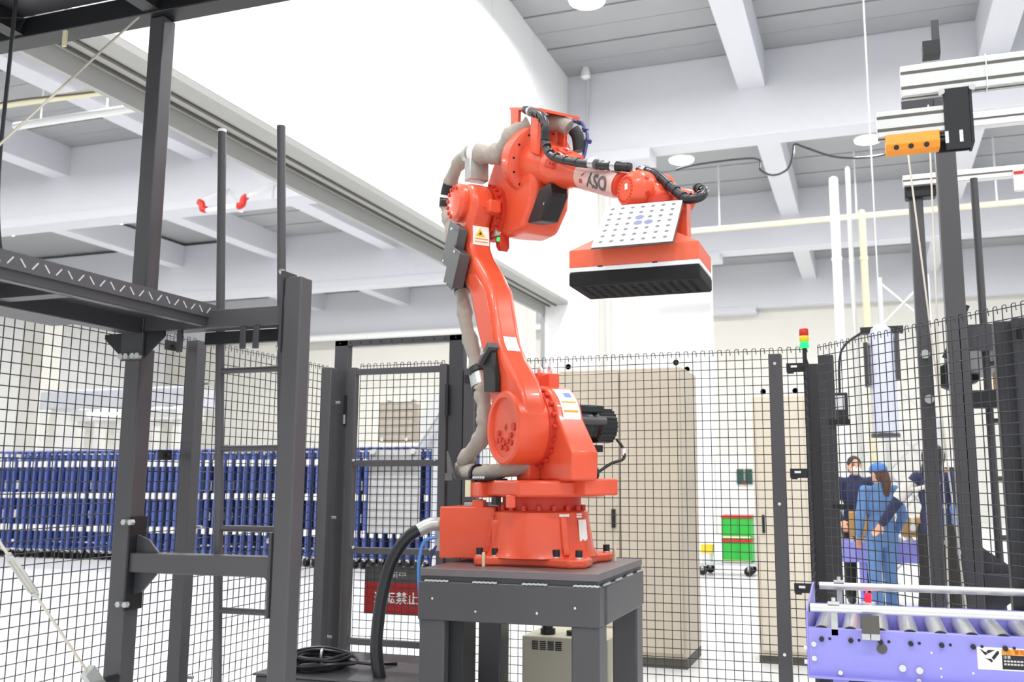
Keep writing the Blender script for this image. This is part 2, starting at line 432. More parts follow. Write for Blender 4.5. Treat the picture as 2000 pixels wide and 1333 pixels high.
MB().box(-3.08, -2.82, 5.435, 5.54, 1.735, 2.0).build('body', 'beige2', o, bevel=.012)
for x in (-3.04, -2.86): MB().cyl((x,5.435,1.755),(x,5.42,1.755),.012,n=8).build('screw', 'white', o); MB().box(x-.012,x+.012,5.50,5.53,2.0,2.02).build('mount_lug','grey',o)
o = thing('notice_board', 'large white panel hung on the gate under the control box', 'board', (-2.95, 5.45, 1.15))
MB().box(-3.14, -2.77, 5.435, 5.46, 1.15, 1.69).build('panel', 'white', o, bevel=.004)
for x in (-3.10, -2.81): MB().cyl((x,5.435,1.675),(x,5.415,1.675),.018,n=10).build('hook', 'pad', o)
sg = thing('warning_sign', 'red and grey sign with white Japanese lettering on the gate', 'sign', (-2.9, 5.47, .63))
MB().box(-3.16, -2.75, 5.462, 5.472, .635, .935).build('plate', 'signdark', sg, bevel=.004)
MB().box(-3.155, -2.755, 5.459, 5.462, .645, .835).build('red_panel', 'redsign', sg)
def flat_text(txt, size, cx, y, cz, m, parent, sx=1.0, name='lettering', bold=0):
    vs, fs = text_mesh(txt, size, bold=bold)
    MB().add([(cx+v.x*sx, y-v.z, cz+v.y) for v in vs], fs).build(name, m, parent, smooth=False)
flat_text('運転禁止', .080, -2.925, 5.4575, .735, 'signw', sg, name='lettering', bold=.0016)
flat_text('作業中', .042, -2.945, 5.4605, .885, 'stripe', sg, 1.45, bold=.0006)

# signal tower on the corner
st = thing('signal_tower', 'small red, amber and lit green signal tower on the fence corner', 'signal light', (-.318, 5.36, 2.2))
MB().cyl((-.318,5.36,2.14),(-.318,5.36,2.235),.012).build('pole', 'black', st)
MB().box(-.338,-.298,5.345,5.40,2.13,2.15).build('bracket', 'black', st)
for z0, m in ((2.235,'ledg'),(2.272,'yellow'),(2.305,'red')):
    MB().lathe((-.318,5.36,z0),(0,0,1),[(.024,0),(.026,.003),(.026,.030),(.024,.033)],18).build('lens', m, st)
MB().lathe((-.318,5.36,2.338),(0,0,1),[(.026,0),(.022,.008),(.008,.010)],18).build('cap', 'red', st)

# ------------------------------------------------------------------ left access frame (posts, deck, ladder)
fr = thing('access_platform', 'dark steel platform frame with tread-plate deck at the left', 'platform', (-2.46, 3.03, 0))
H = .0375
def post(x, y, z0, z1, w=H, name='post', par=fr, m='steel'):
    return MB().box(x-w, x+w, y-w, y+w, z0, z1).build(name, m, par, bevel=.006)
post(-2.83, 3.03, 0, 2.03, .040); post(-2.83, 3.03, 2.03, 3.475, .037)
post(-2.085, 3.03, 0, 2.275, .0385)
MB().box(-2.79, -2.125, 2.995, 3.065, 2.09, 2.165).build('cross_beam', 'steel', fr, bevel=.005)
MB().box(-2.79, -2.125, 2.995, 3.065, 1.135, 1.21).build('cross_beam', 'steel', fr, bevel=.005)
MB().box(-2.87, -2.795, 1.0, 3.0, 2.085, 2.16).build('deck_beam', 'steel2', fr, bevel=.004)
MB().box(-2.47-.04, -2.475, 1.0, 2.99, 2.10, 2.15).build('edge_angle', 'steel2', fr, bevel=.003)
MB().box(-3.3, -2.47, 1.0, 3.02, 2.148, 2.158).build('deck_plate', 'steel2', fr)
b = MB().box(-2.474, -2.466, 1.0, 3.03, 2.135, 2.19); b.build('toe_board', 'steel', fr)
b = MB()
for k in range(44):
    y = 1.05+k*.045; s_ = 1 if k % 2 else -1
    b.bar((-2.4655, y-.010, 2.162-.012*s_*1), (-2.4655, y+.010, 2.162+.012*s_), .004, .003, up=(1,0,0))
o = b.build('tread_pattern', 'grey', fr); o['kind'] = 'stuff'
MB().box(-2.86, -2.5, 1.6, 1.66, 2.10, 2.148).build('deck_rib', 'steel2', fr); MB().box(-2.86, -2.5, 2.3, 2.36, 2.10, 2.148).build('deck_rib', 'steel2', fr)
# gussets and bolts
for sgn in (-1, 1):
    x0 = -2.83+sgn*.04
    MB().prism([(x0, 2.09), (x0+sgn*.11, 2.09), (x0+sgn*.11, 2.07), (x0+sgn*.01, 1.985), (x0, 1.985)], 2.99, 3.0).build('gusset', 'black', fr)
MB().box(-2.885, -2.775, 2.982, 2.99, 1.975, 2.09).build('splice_plate', 'steel2', fr)
for x in (-2.872, -2.845, -2.812, -2.788): MB().cyl((x, 2.985, 1.992), (x, 2.965, 1.992), .013, n=6).build('bolt', 'galv', fr)
MB().box(-2.787, -2.779, 2.985, 3.075, .99, 1.35).build('end_plate', 'black', fr)
MB().prism([(-2.78,1.21),(-2.78,1.28),(-2.72,1.28-.02),(-2.67,1.21)], 3.025, 3.035).build('gusset', 'steel2', fr)
MB().prism([(-2.78,1.135),(-2.78,1.05),(-2.74,1.06),(-2.67,1.135)], 3.025, 3.035).build('gusset', 'steel2', fr)
MB().prism([(-2.128,1.135),(-2.128,1.09),(-2.18,1.135)], 3.025, 3.035).build('gusset', 'steel2', fr)
for z in (1.33, 1.015):
    for y in (2.965, 2.965): pass
    for x in (-2.805, -2.772): MB().cyl((x, 2.99, z), (x, 2.972, z), .012, n=6).build('bolt', 'galv', fr)
MB().box(-2.135, -2.124, 2.985, 3.075, .99, 1.3).build('end_plate', 'steel2', fr); MB().box(-2.135, -2.124, 2.985, 3.075, 1.98, 2.3).build('end_plate', 'steel2', fr)
for z in (2.30, 2.0, 1.27): MB().cyl((-2.135, 3.0, z), (-2.15, 3.0, z), .011, n=6).build('bolt', 'galv', fr)
MB().box(-2.55, -2.14, 3.075, 3.10, 2.04, 2.09).build('ladder_bracket', 'black', fr)
for x in (-2.60, -2.30, -2.24): MB().box(x-.013, x+.013, 2.985, 2.995, 2.0, 2.09).build('hook_tab', 'steel2', fr, bevel=.003)
# upper canopy
MB().box(-4.6, -2.0, 2.96, 3.06, 3.475, 3.57).build('canopy_beam', 'black', fr, bevel=.004)
MB().box(-4.6, -2.0, 1.0, 1.08, 3.475, 3.57).build('canopy_beam', 'black', fr)
MB().box(-2.87, -2.79, 1.0, 3.0, 3.485, 3.565).build('canopy_rafter', 'black', fr)
MB().box(-3.62, -3.54, 1.0, 3.0, 3.485, 3.565).build('canopy_rafter', 'black', fr)
for k in range(9):
    y = 1.08+k*.21
    MB().box(-4.6, -2.0, y, y+.2, 3.573, 3.585).build('canopy_sheet', 'steel2' if k % 3 else 'coverg', fr)
for (x, y) in ((-3.3,2.6),(-3.05,2.75),(-3.45,2.3)): MB().cyl((x,y,3.573),(x,y,3.562),.013,n=8).build('bolt', 'galv', fr)
MB().box(-3.32, -3.30, 2.965, 2.975, 3.40, 3.58).build('strap', 'ivory', fr)
# ladder
LX = lambda x, z: x + (2.96-z)*.055
for x, zt in ((-2.56, 2.965), (-2.265, 2.955)):
    MB().cyl((LX(x,0), 3.12, 0), (LX(x,zt), 3.12, zt), .0175, n=14).build('ladder_stile', 'steel', fr)
    if x < -2.4: MB().cyl((x, 3.12, zt), (x, 3.12, zt+.012), .0178, n=14).build('stile_cap', 'white', fr)
for k in range(7):
    z = .36+k*.315
    if z < 2.1: MB().cyl((LX(-2.56,z), 3.12, z), (LX(-2.265,z), 3.12, z), .0125, n=12).build('rung', 'steel', fr)
# diagonal tie rods with turnbuckles
def tie(name, p0, p1, tb, par, m='rod', r=.005):
    p0, p1 = Vector(p0), Vector(p1); d = (p1-p0).normalized()
    MB().cyl(p0, p1, r, n=8).build(name, m, par)
    if tb is None: return
    c = p0 + d*tb; a, b2 = MB().frame(d)
    body = MB()
    for s2 in (-1, 1): body.tube([c-d*.09+a*.006*s2, c-d*.075+a*.018*s2, c+d*.075+a*.018*s2, c+d*.09+a*.006*s2], .0055, n=8)
    body.cyl(c-d*.10, c-d*.08, .011, n=10).cyl(c+d*.08, c+d*.10, .011, n=10)
    body.build('turnbuckle', 'galv', par)
tie('tie_rod', (-2.80, 2.86, 3.40), (-2.80, 1.9, 2.13), None, fr)
tie('tie_rod', (-2.80, 2.86, .77), (-2.80, 2.25, 1.495), .52, fr)
MB().obox((-2.80, 2.875, .755), (.03, .10, .05), Matrix.Rotation(R(-50), 3, 'X')).build('clevis', 'galv', fr)
MB().box(-2.815, -2.785, 2.86, 2.99, .66, .75).build('brace_lug', 'black', fr)
o = MB().tube([(-2.95, 2.42, 3.45), (-2.94, 2.41, 3.05), (-2.955, 2.42, 2.6), (-2.94, 2.44, 2.33), (-2.93, 2.5, 2.17)], .007, n=8, smooth=4).build('hanging_cable', 'black')
tag(o, 'thin black cable hanging from the dark canopy at the left edge', 'cable')

# ------------------------------------------------------------------ robot stand
sd = thing('robot_stand', 'dark grey welded steel stand carrying the orange robot', 'stand', (-1.605, 4.465, 0))
X0, X1, Y0, Y1 = -2.045, -1.165, 4.05, 4.88
MB().box(X0, X1, Y0, Y1, 1.045, 1.08).build('top_plate', 'plate', sd, bevel=.003)
MB().box(X0+.005, X1-.005, Y0+.005, Y1-.005, 1.022, 1.045).build('spacer_plate', 'steel2', sd)
b = MB().box(X0-.005, X1+.005, Y0-.012, Y0+.09, .845, 1.022); b.build('apron', 'steel', sd, bevel=.008)
MB().box(X0-.005, X1+.005, Y1-.09, Y1+.012, .845, 1.022).build('apron', 'steel', sd, bevel=.008)
MB().box(X0-.012, X0+.09, Y0+.09, Y1-.09, .845, 1.022).build('apron', 'steel', sd, bevel=.008)
MB().box(X1-.09, X1+.012, Y0+.09, Y1-.09, .845, 1.022).build('apron', 'steel', sd, bevel=.008)
for x in (X0+.065, X1-.065):
    for y in (Y0+.065, Y1-.065):
        MB().box(x-.065, x+.065, y-.065, y+.065, .02, .85).build('leg', 'steel', sd, bevel=.008)
        MB().box(x-.11, x+.11, y-.11, y+.11, 0, .02).build('foot_plate', 'steel2', sd)
for k in range(4):
    xx = X0+.03+k*.245
    bb = MB(); pts = [(xx+i*.011, Y0-.010, 1.024+(.003 if i % 2 else 0)) for i in range(12)]
    bb.tube(pts, .005, n=6); bb.build('weld_bead', 'galv', sd)
    yy = Y0+.05+k*.21
    MB().tube([(X1+.008, yy+i*.012, 1.024+(.003 if i % 2 else 0)) for i in range(10)], .005, n=6).build('weld_bead', 'galv', sd)
MB().box(-1.93, -1.84, 4.10, 4.25, .50, .845).build('junction_box', 'black', sd, bevel=.004)
for (x, z) in ((-1.97,.945),(-1.75,.895),(-1.45,.90),(-1.27,.93)): MB().cyl((x, Y0-.012, z), (x, Y0-.02, z), .006, n=8).build('screw', 'chrome', sd)

# ------------------------------------------------------------------ robot
P0 = Vector((-1.595, 4.5, 0)); PSI = R(-42)
RF = Matrix.Translation(P0) @ Matrix.Rotation(PSI, 4, 'Z')     # arm frame: x forward, -y towards the viewer, z up
rb = thing('industrial_robot', 'orange six-axis industrial robot arm on the dark steel stand', 'robot', (P0.x, P0.y, 1.08))
def A(): return MB(RF)
# base
fl = MB().prismz([(-1.88,4.30),(-1.84,4.22),(-1.70,4.26),(-1.50,4.26),(-1.36,4.21),(-1.285,4.25),(-1.285,4.36),(-1.32,4.42),(-1.32,4.58),(-1.285,4.64),(-1.285,4.75),(-1.36,4.79),(-1.50,4.74),(-1.70,4.74),(-1.84,4.78),(-1.88,4.70)], 1.08, 1.125)
base = fl.build('base', 'orange', rb, bevel=.012)
MB().lathe((P0.x,P0.y,1.12), (0,0,1), [(.285,0),(.268,.03),(.258,.08),(.243,.17),(.24,.215),(.215,.226)], 40).build('base_drum', 'orange', base)
for an in (-152, -45, 40, 120):
    a = R(an); dv = Vector((math.cos(a), math.sin(a), 0))
    MB().bar(P0+dv*.275+Vector((0,0,1.13)), P0+dv*.240+Vector((0,0,1.315)), .035, .03, up=dv).build('rib', 'orange', base, bevel=.008)
MB().box(-2.11, -1.80, 4.38, 4.66, 1.098, 1.358).build('connection_box', 'orange', base, bevel=.008)
MB().box(-1.80, -1.66, 4.32, 4.68, 1.125, 1.30).build('box_neck', 'orange', base, bevel=.015)
MB().box(-2.0, -1.78, 4.44, 4.60, 1.358, 1.378).build('junction_plate', 'galv', base, bevel=.003)
MB().box(-1.93, -1.87, 4.385, 4.43, 1.352, 1.392).build('stop_block', 'orange', base, bevel=.004)
MB().cyl((-1.94,4.52,1.378),(-1.94,4.52,1.395),.012).build('yellow_cap', 'yellow', base)
for (x, y) in ((-1.845,4.29),(-1.76,4.285),(-1.44,4.275),(-1.325,4.27),(-1.31,4.70),(-1.84,4.71),(-1.5,4.72)):
    bo = MB().cyl((x,y,1.131),(x,y,1.163),.0175,n=14).build('bolt', 'black', base, bevel=.002)
    MB().cyl((x,y,1.125),(x,y,1.131),.020,n=14).build('washer', 'chrome', base)
for (x, y) in ((-1.80,4.235),(-1.265,4.70)): MB().cyl((x,y,1.08),(x,y,1.145),.008,n=8).build('dowel_pin', 'ivory', base)
MB().lathe((P0.x,P0.y,0), (0,0,1), [(.2595,1.18),(.2475,1.30)], 8, R(-24), R(-8), ref=(1,0,0)).build('nameplate', 'signw', base)
for (a0, a1, r_, z0, z1) in ((-50,-37,.2435,1.316,1.328),(-26,-16,.2435,1.322,1.330),(-26,-16,.2435,1.310,1.318)):
    MB().lathe((P0.x,P0.y,0), (0,0,1), [(r_+.001,z0),(r_,z1)], 4, R(a0), R(a1), ref=(1,0,0)).build('sticker', 'signw', base)
# rotating column
tr = MB().lathe((P0.x,P0.y,1.34), (0,0,1), [(.2,0),(.2,.075)], 40).build('slew_ring', 'orange_dk', rb)  # darker orange paints in the shadow under the turret
for k in range(18):
    a = 2*math.pi*k/18+.1; p = P0+Vector((math.cos(a)*.215, math.sin(a)*.215, 0))
    MB().cyl((p.x,p.y,1.343),(p.x,p.y,1.368),.012,n=8).build('bolt', 'orange_dk', tr)
tt = A().prismz([(-.27,-.20),(-.20,-.27),(.20,-.24),(.31,-.10),(.33,.12),(.27,.22),(-.18,.22),(-.28,.12)], 1.412, 1.492).build('turret', 'orange', rb, bevel=.014)
A().prismz([(-.34,-.20),(-.22,-.30),(-.10,-.30),(-.10,-.16),(-.30,-.12)], 1.405, 1.485).build('turret_horn', 'orange', tt, bevel=.01)
for (x, y) in ((-.345,-.195),(-.225,-.305)): A().obox((x,y,1.45), (.03,.03,.085), Matrix.Rotation(R(40),3,'Z')).build('stop_pad', 'ivory', tt)
A().prismz([(.20,-.02),(.40,.02),(.41,.20),(.22,.20)], 1.42, 1.50).build('turret_horn', 'orange', tt, bevel=.01)
A().box(.12,.17,-.265,-.235,1.36,1.42).build('stop_block', 'orange', tt, bevel=.004)
A().box(-.05,.0,-.26,-.23,1.37,1.41).build('stop_rubber', 'black', tt)
# shoulder bracket
J2 = (.09, 1.75)
arc = [(J2[0]+.215*math.cos(t), J2[1]+.215*math.sin(t)) for t in [R(q) for q in range(15, 181, 11)]]
br = A().prism([(-.13,1.49),(.43,1.49),(.44,1.62),(.30,1.79)] + arc[1:] + [(-.13,1.66)], -.075, .07).build('shoulder_bracket', 'orange', rb, bevel=.012)
A().prism([(-.02,1.49),(.12,1.49),(.12,1.62),(.02,1.60)], -.14, -.07).build('bracket_rib', 'orange', br, bevel=.01)
A().box(.04,.13,-.03,.03,1.955,2.03).build('lifting_lug', 'orange', br, bevel=.005)
A().box(-.06,.01,-.03,.03,1.94,2.045).build('lifting_lug', 'orange', br, bevel=.005)
for x in (.085, -.025):
    eb = A(); eb.lathe((x,0,2.055), (0,1,0), [(.016,-.005),(.024,-.005),(.024,.005),(.016,.005),(.016,-.005)], 16); eb.build('eye_bolt', 'white', br)
ring = A().lathe((J2[0],0,J2[1]), (0,-1,0), [(.19,.07),(.19,.105)], 40).build('reducer_ring', 'orange_dk', br)
for k in range(20):
    a = 2*math.pi*k/20
    A().cyl((J2[0]+.198*math.cos(a), -.07, J2[1]+.198*math.sin(a)), (J2[0]+.198*math.cos(a), -.095, J2[1]+.198*math.sin(a)), .011, n=8).build('bolt', 'orange_dk', br)
A().lathe((J2[0],0,J2[1]), (0,-1,0), [(.2165,.045),(.2165,-.055)], 7, R(-28), R(38), ref=(.9,0,.43)).build('warning_label', 'signw', br)
A().lathe((J2[0],0,J2[1]), (0,-1,0), [(.217,.035),(.217,-.045)], 1, R(8), R(11), ref=(.9,0,.43)).build('label_line', 'warno', br)
A().lathe((J2[0],0,J2[1]), (0,-1,0), [(.217,.035),(.217,-.045)], 1, R(-6), R(-3), ref=(.9,0,.43)).build('label_line', 'warno', br)
A().lathe((J2[0],0,J2[1]), (0,-1,0), [(.217,.005),(.217,-.035)], 2, R(18), R(28), ref=(.9,0,.43)).build('label_mark', 'inkblue', br)
# shoulder motor
mo = A().lathe((J2[0]+.03,.07,J2[1]+.02), (0,1,0), [(.07,0),(.085,.01),(.085,.12),(.078,.13),(.078,.15),(.088,.16),(.088,.26),(.07,.275)], 28).build('shoulder_motor', 'motor', rb)
A().box(.06,.18,.12,.27,1.83,1.875).build('connector_box', 'motor', mo, bevel=.01)
A().cyl((.20,.10,1.79),(.20,.26,1.79),.022,n=12).build('motor_tube', 'coverg', mo)
for k in range(10):
    a = R(-60+k*14)
    A().bar((J2[0]+.03+.09*math.cos(a), .235, J2[1]+.02+.09*math.sin(a)), (J2[0]+.03+.09*math.cos(a), .33, J2[1]+.02+.09*math.sin(a)), .006, .01).build('cooling_fin', 'motor', mo)
A().box(.08,.16,.2,.27,1.635,1.67).build('plug', 'black', mo)
A().tube([(.20,.33,1.70),(.24,.34,1.655),(.26,.33,1.60),(.27,.25,1.575),(.30,.15,1.53),(.33,.1,1.52)], .008, n=8, smooth=4).build('motor_cable', 'black', mo)
A().tube([(.33+.05*math.cos(t)*1.0, .1, 1.525+.035*math.sin(t)) for t in [k*.5 for k in range(18)]], .010, n=8).build('cable_loop', 'black', mo)
A().obox((.25,.335,1.635),(.018,.018,.035)).build('cable_tag', 'white', mo)
# lower arm
front = [(.265,1.80),(.25,1.87),(.19,1.98),(.06,2.10),(-.02,2.20),(-.075,2.35),(-.12,2.49),(-.22,2.60),(-.34,2.71),(-.40,2.79),(-.41,2.92)]
topa = [(-.5+.15*math.cos(t), 3.02+.15*math.sin(t)) for t in [R(q) for q in range(-5, 166, 19)]]
back = [(-.70,2.96),(-.70,2.86),(-.60,2.72),(-.50,2.62),(-.39,2.50),(-.30,2.30),(-.22,2.16),(-.13,1.98),(-.09,1.80)]
la = A().prism([(J2[0]+.17*math.cos(R(q)), J2[1]+.17*math.sin(R(q))) for q in range(190, 351, 20)] + front + topa + back, -.25, -.105).build('lower_arm', 'orange', rb, bevel=.035, seg=4)
# recessed face pocket, raised front rib
A().prism([(-.16,2.10),(-.04,2.12),(-.11,2.34),(-.16,2.48),(-.30,2.60),(-.40,2.62),(-.31,2.46),(-.23,2.28)], -.256, -.245).build('arm_pocket', 'orange', la, bevel=.008)
A().lathe((J2[0],0,J2[1]), (0,-1,0), [(.182,.10),(.184,.12),(.184,.262),(.174,.272),(.150,.272),(.146,.255),(.02,.250)], 48).build('shoulder_disc', 'orange', la)
for k in range(9):
    a = R(200+k*16); rr_ = .105 if k % 2 else .075
    A().cyl((J2[0]+rr_*math.cos(a), -.252, J2[1]+rr_*math.sin(a)), (J2[0]+rr_*math.cos(a), -.262, J2[1]+rr_*math.sin(a)), .014, n=12).build('disc_bolt', 'orange_dk', la)
A().lathe((J2[0]+.10,-.255,J2[1]+.0), (0,-1,0), [(.012,0),(.02,.0),(.02,.01),(.012,.01)], 14).build('disc_plug', 'orange_dk', la)
# arm stickers (printed labels on the front face of the arm)
def front_pt(z):
    for i in range(len(front)-1):
        (s0,z0),(s1,z1) = front[i], front[i+1]
        if z0 <= z <= z1: return s0+(s1-s0)*(z-z0)/(z1-z0)
    return front[-1][0]
def arm_label(za, zb, y0, y1, m, off=.0015, name='sticker', n=4):
    vs = []; 
    for i in range(n+1):
        z = za+(zb-za)*i/n; s_ = front_pt(z)+off*1.2; vs += [(s_,y0,z+off*.5),(s_,y1,z+off*.5)]
    A().add(vs, [(2*i,2*i+1,2*i+3,2*i+2) for i in range(n)]).build(name, m, la, smooth=False)
arm_label(2.795, 2.905, -.225, -.125, 'signw', name='warning_label', n=1)
zt = 2.845
A().add([(front_pt(zt)+.003,-.21,zt),(front_pt(zt)+.003,-.15,zt),(front_pt(zt+.05)+.003,-.18,zt+.05)], [(0,1,2)]).build('warning_triangle', 'warny', la, smooth=False)
A().add([(front_pt(zt)+.0045,-.192,zt+.012),(front_pt(zt)+.0045,-.172,zt+.010),(front_pt(zt)+.0045,-.176,zt+.03)], [(0,1,2)]).build('warning_mark', 'ink', la, smooth=False)
for z in (2.828, 2.810): arm_label(z, z+.006, -.215, -.135, 'warno', .003, 'label_line', 1)
arm_label(2.145, 2.225, -.215, -.14, 'signw', name='white_sticker', n=2)
# side covers / brackets on the arm
def sidecover(cs, cz, ln, wd, ang, y0, y1, m='coverg', nm='hose_cover'):
    a = R(ang); u = Vector((math.cos(a), 0, math.sin(a))); v = Vector((-math.sin(a), 0, math.cos(a))); c = Vector((cs, 0, cz))
    P = [c-u*ln-v*wd, c+u*ln-v*wd, c+u*ln+v*wd, c-u*ln+v*wd]
    return A().prism([(p.x, p.z) for p in P], y0, y1).build(nm, m, la, bevel=.004)
sidecover(-.50, 2.80, .115, .07, 62, -.315, -.262); sidecover(-.45, 2.66, .10, .065, 60, -.325, -.262)
sidecover(-.50, 2.80, .125, .08, 62, -.32, -.313, 'coverg', 'cover_lid'); sidecover(-.45, 2.66, .11, .072, 60, -.331, -.324, 'coverg', 'cover_lid')
for (x, z) in ((-.45,2.88),(-.56,2.72),(-.40,2.74),(-.51,2.58)): A().cyl((x,-.33,z),(x,-.338,z),.008,n=8).build('screw', 'chrome', la)
A().prism([(-.03,2.17),(-.12,2.09),(-.10,1.94),(.03,1.93),(.03,2.0)], -.285, -.255).build('hose_bracket', 'black', la, bevel=.003)
A().prism([(-.015,2.185),(-.125,2.10),(-.125,2.08),(-.0,2.16)], -.31, -.25).build('bracket_lip', 'coverg', la)
A().cyl((-.06,-.31,2.135),(-.06,-.32,2.135),.01,n=8).build('screw', 'chrome', la)
# elbow joint
A().lathe((-.5,0,3.02), (0,-1,0), [(.165,.03),(.165,.075),(.15,.08),(.15,.11)], 36).build('elbow_reducer', 'orange_dk', la)
A().lathe((-.52,0,3.06), (0,-1,0), [(.11,.20),(.11,.275),(.09,.295),(.03,.30)], 30).build('elbow_cap', 'orange', la)
for k in range(8):
    a = R(60+k*26); A().cyl((-.52+.085*math.cos(a), -.28, 3.06+.085*math.sin(a)), (-.52+.085*math.cos(a), -.303, 3.06+.085*math.sin(a)), .011, n=10).build('cap_bolt', 'orange_dk', la)
for k in range(12):
    a = R(-100+k*18); A().cyl((-.5+.157*math.cos(a), -.08, 3.02+.157*math.sin(a)), (-.5+.157*math.cos(a), -.10, 3.02+.157*math.sin(a)), .010, n=8).build('bolt', 'orange_dk', la)
A().box(-.40,-.30,-.17,-.10,2.97,3.04).build('stop_block', 'orange', la, bevel=.008)
# elbow housing
el = A().prism([(-.10,3.40),(-.30,3.45),(-.48,3.40),(-.62,3.24),(-.64,3.04),(-.54,2.90),(-.30,2.84),(-.16,2.84),(-.04,2.95),(-.02,3.06),(-.03,3.25)], -.05, .19).build('elbow_housing', 'orange', rb, bevel=.04, seg=4)
ax = Vector((.915, 0, -.404)).normalized(); E0 = Vector((-.13, .055, 3.235))
A().lathe(E0, ax, [(.195,-.10),(.20,-.06),(.20,.0),(.185,.012),(.13,.02)], 44, ref=(0,1,0)).build('housing_flange', 'orange', el)
for k in range(14):
    a = 2*math.pi*k/14; u = Vector((0,1,0)); v = ax.cross(u)
    p = E0 + (u*math.cos(a)+v*math.sin(a))*.172
    A().cyl(p+ax*.008, p+ax*.0165, .0065, n=8).build('flange_bolt', 'black', el)
A().prism([(-.12,2.875),(.04,2.85),(.15,2.965),(.14,3.03),(.02,3.03)], -.035, .075).build('motor_cover', 'black', el, bevel=.012)
A().cyl((.08,-.036,2.93),(.08,-.04,2.93),.007,n=8).build('cover_screw', 'chrome', el)
A().prism([(-.47,2.90),(-.40,2.89),(-.39,2.80),(-.42,2.78),(-.45,2.81)], -.06, .0).build('stop_lug', 'orange_dk', el, bevel=.006)
A().box(-.46,-.40,-.085,-.05,2.87,2.90).build('lug_pad', 'stripe', el)
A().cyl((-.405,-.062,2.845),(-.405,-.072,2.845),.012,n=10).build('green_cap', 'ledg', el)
# hose bracket on top of the housing
A().prism([(-.25,3.37),(-.17,3.35),(-.16,3.54),(-.26,3.57)], -.07, -.05).build('bracket_plate', 'orange', el, bevel=.003)
A().prism([(-.02,3.20),(.05,3.18),(.06,3.40),(-.02,3.42)], .10, .12).build('bracket_plate', 'orange', el, bevel=.003)
A().prism([(-.25,3.36),(-.17,3.34),(-.16,3.53),(-.26,3.56)], .16, .18).build('bracket_plate', 'orange', el, bevel=.003)
A().add([(-.27,-.07,3.585),(.09,-.07,3.45),(.09,.18,3.45),(-.27,.18,3.585),(-.27,-.07,3.57),(.09,-.07,3.435),(.09,.18,3.435),(-.27,.18,3.57)],
        [(0,1,2,3),(7,6,5,4),(0,4,5,1),(1,5,6,2),(2,6,7,3),(3,7,4,0)]).build('bracket_top', 'orange', el)
A().prism([(-.02,3.24),(.06,3.2),(.075,3.42),(-.01,3.45)], -.07, -.05).build('bracket_plate', 'orange', el, bevel=.003)
A().tube([(-.26,.05,3.42),(-.1,.05,3.44),(.02,.08,3.42),(.07,.12,3.38)], .045, n=12, smooth=4).build('hose_sleeve', 'sleeve', el)
A().tube([(.09,.14,3.37),(.10,.16,3.33),(.10,.17,3.25)], .035, n=10, smooth=3).build('rear_motor', 'black', el)
A().tube([(-.02,.2,3.47),(.05,.22,3.43),(.10,.22,3.36),(.12,.2,3.28),(.12,.18,3.20)], .010, n=8, smooth=4).build('blue_cable', 'cableblue', el)
for (x, z) in ((.03,3.445),(.085,3.385),(.118,3.31)): A().obox((x,.215,z),(.028,.028,.02),Matrix.Rotation(R(40),3,'Y')).build('cable_tie', 'cableblue', el)
# forearm
def FA(t): return E0 + ax*t
fa = A().lathe(E0, ax, [(.135,.0),(.135,.03),(.125,.09),(.112,.15),(.108,.19),(.100,.195),(.100,.205),(.112,.21),(.112,.26),(.10,.33),(.082,.40),(.074,.47),(.072,.80),(.060,.92)], 40, ref=(0,1,0)).build('forearm', 'orange', rb)
u_ = Vector((0,-1,0)); v_ = (ax.cross(u_)).normalized()
if v_.z < 0: v_ = -v_
for k, (aa, tt_) in enumerate(((10,.30),(70,.30),(130,.30))):
    a = R(aa); dv = u_*math.cos(a)+v_*math.sin(a)
    A().bar(FA(.27)+dv*.106, FA(.36)+dv*.090, .05, .02, up=dv).build('bolt_pocket', 'orange_dk', fa, bevel=.008)
    for q in (-.014, .0, .014):
        A().cyl(FA(.315+q*2)+dv*.098, FA(.315+q*2)+dv*.112, .007, n=8).build('pocket_bolt', 'orange_dk', fa)
for k in range(16):
    a = 2*math.pi*k/16; dv = u_*math.cos(a)+v_*math.sin(a)
    A().cyl(FA(.193)+dv*.103, FA(.207)+dv*.103, .006, n=6).build('seam_bolt', 'orange_dk', fa)
def cyl_map(t, a, r): dv = u_*math.cos(a)+v_*math.sin(a); return FA(t)+dv*r
vs = []; n1, n2 = 6, 12
for i in range(n1+1):
    for j in range(n2+1): vs.append(cyl_map(.54+.38*i/n1, R(-62+104*j/n2), .0765))
A().add(vs, [(i*(n2+1)+j, i*(n2+1)+j+1, (i+1)*(n2+1)+j+1, (i+1)*(n2+1)+j) for i in range(n1) for j in range(n2)]).build('clear_label', 'clearlab', fa)
tv, tf = text_mesh('ASO', .098, bold=.0035)
A().add([cyl_map(.775+v.x*1.05, R(-12)+v.y/.0775, .0785+v.z) for v in tv], tf).build('lettering', 'inkgrey', fa, smooth=False)
A().add([cyl_map(.60, R(-30), .0785), cyl_map(.63, R(-30), .0785), cyl_map(.63, R(-14), .0785), cyl_map(.60, R(-14), .0785)], [(0,1,2,3)]).build('logo_mark', 'red', fa)
A().add([cyl_map(.62, R(-6), .0785), cyl_map(.64, R(2), .0785), cyl_map(.65, R(14), .0785), cyl_map(.625, R(4), .0785)], [(0,1,2,3)]).build('logo_mark', 'red', fa)
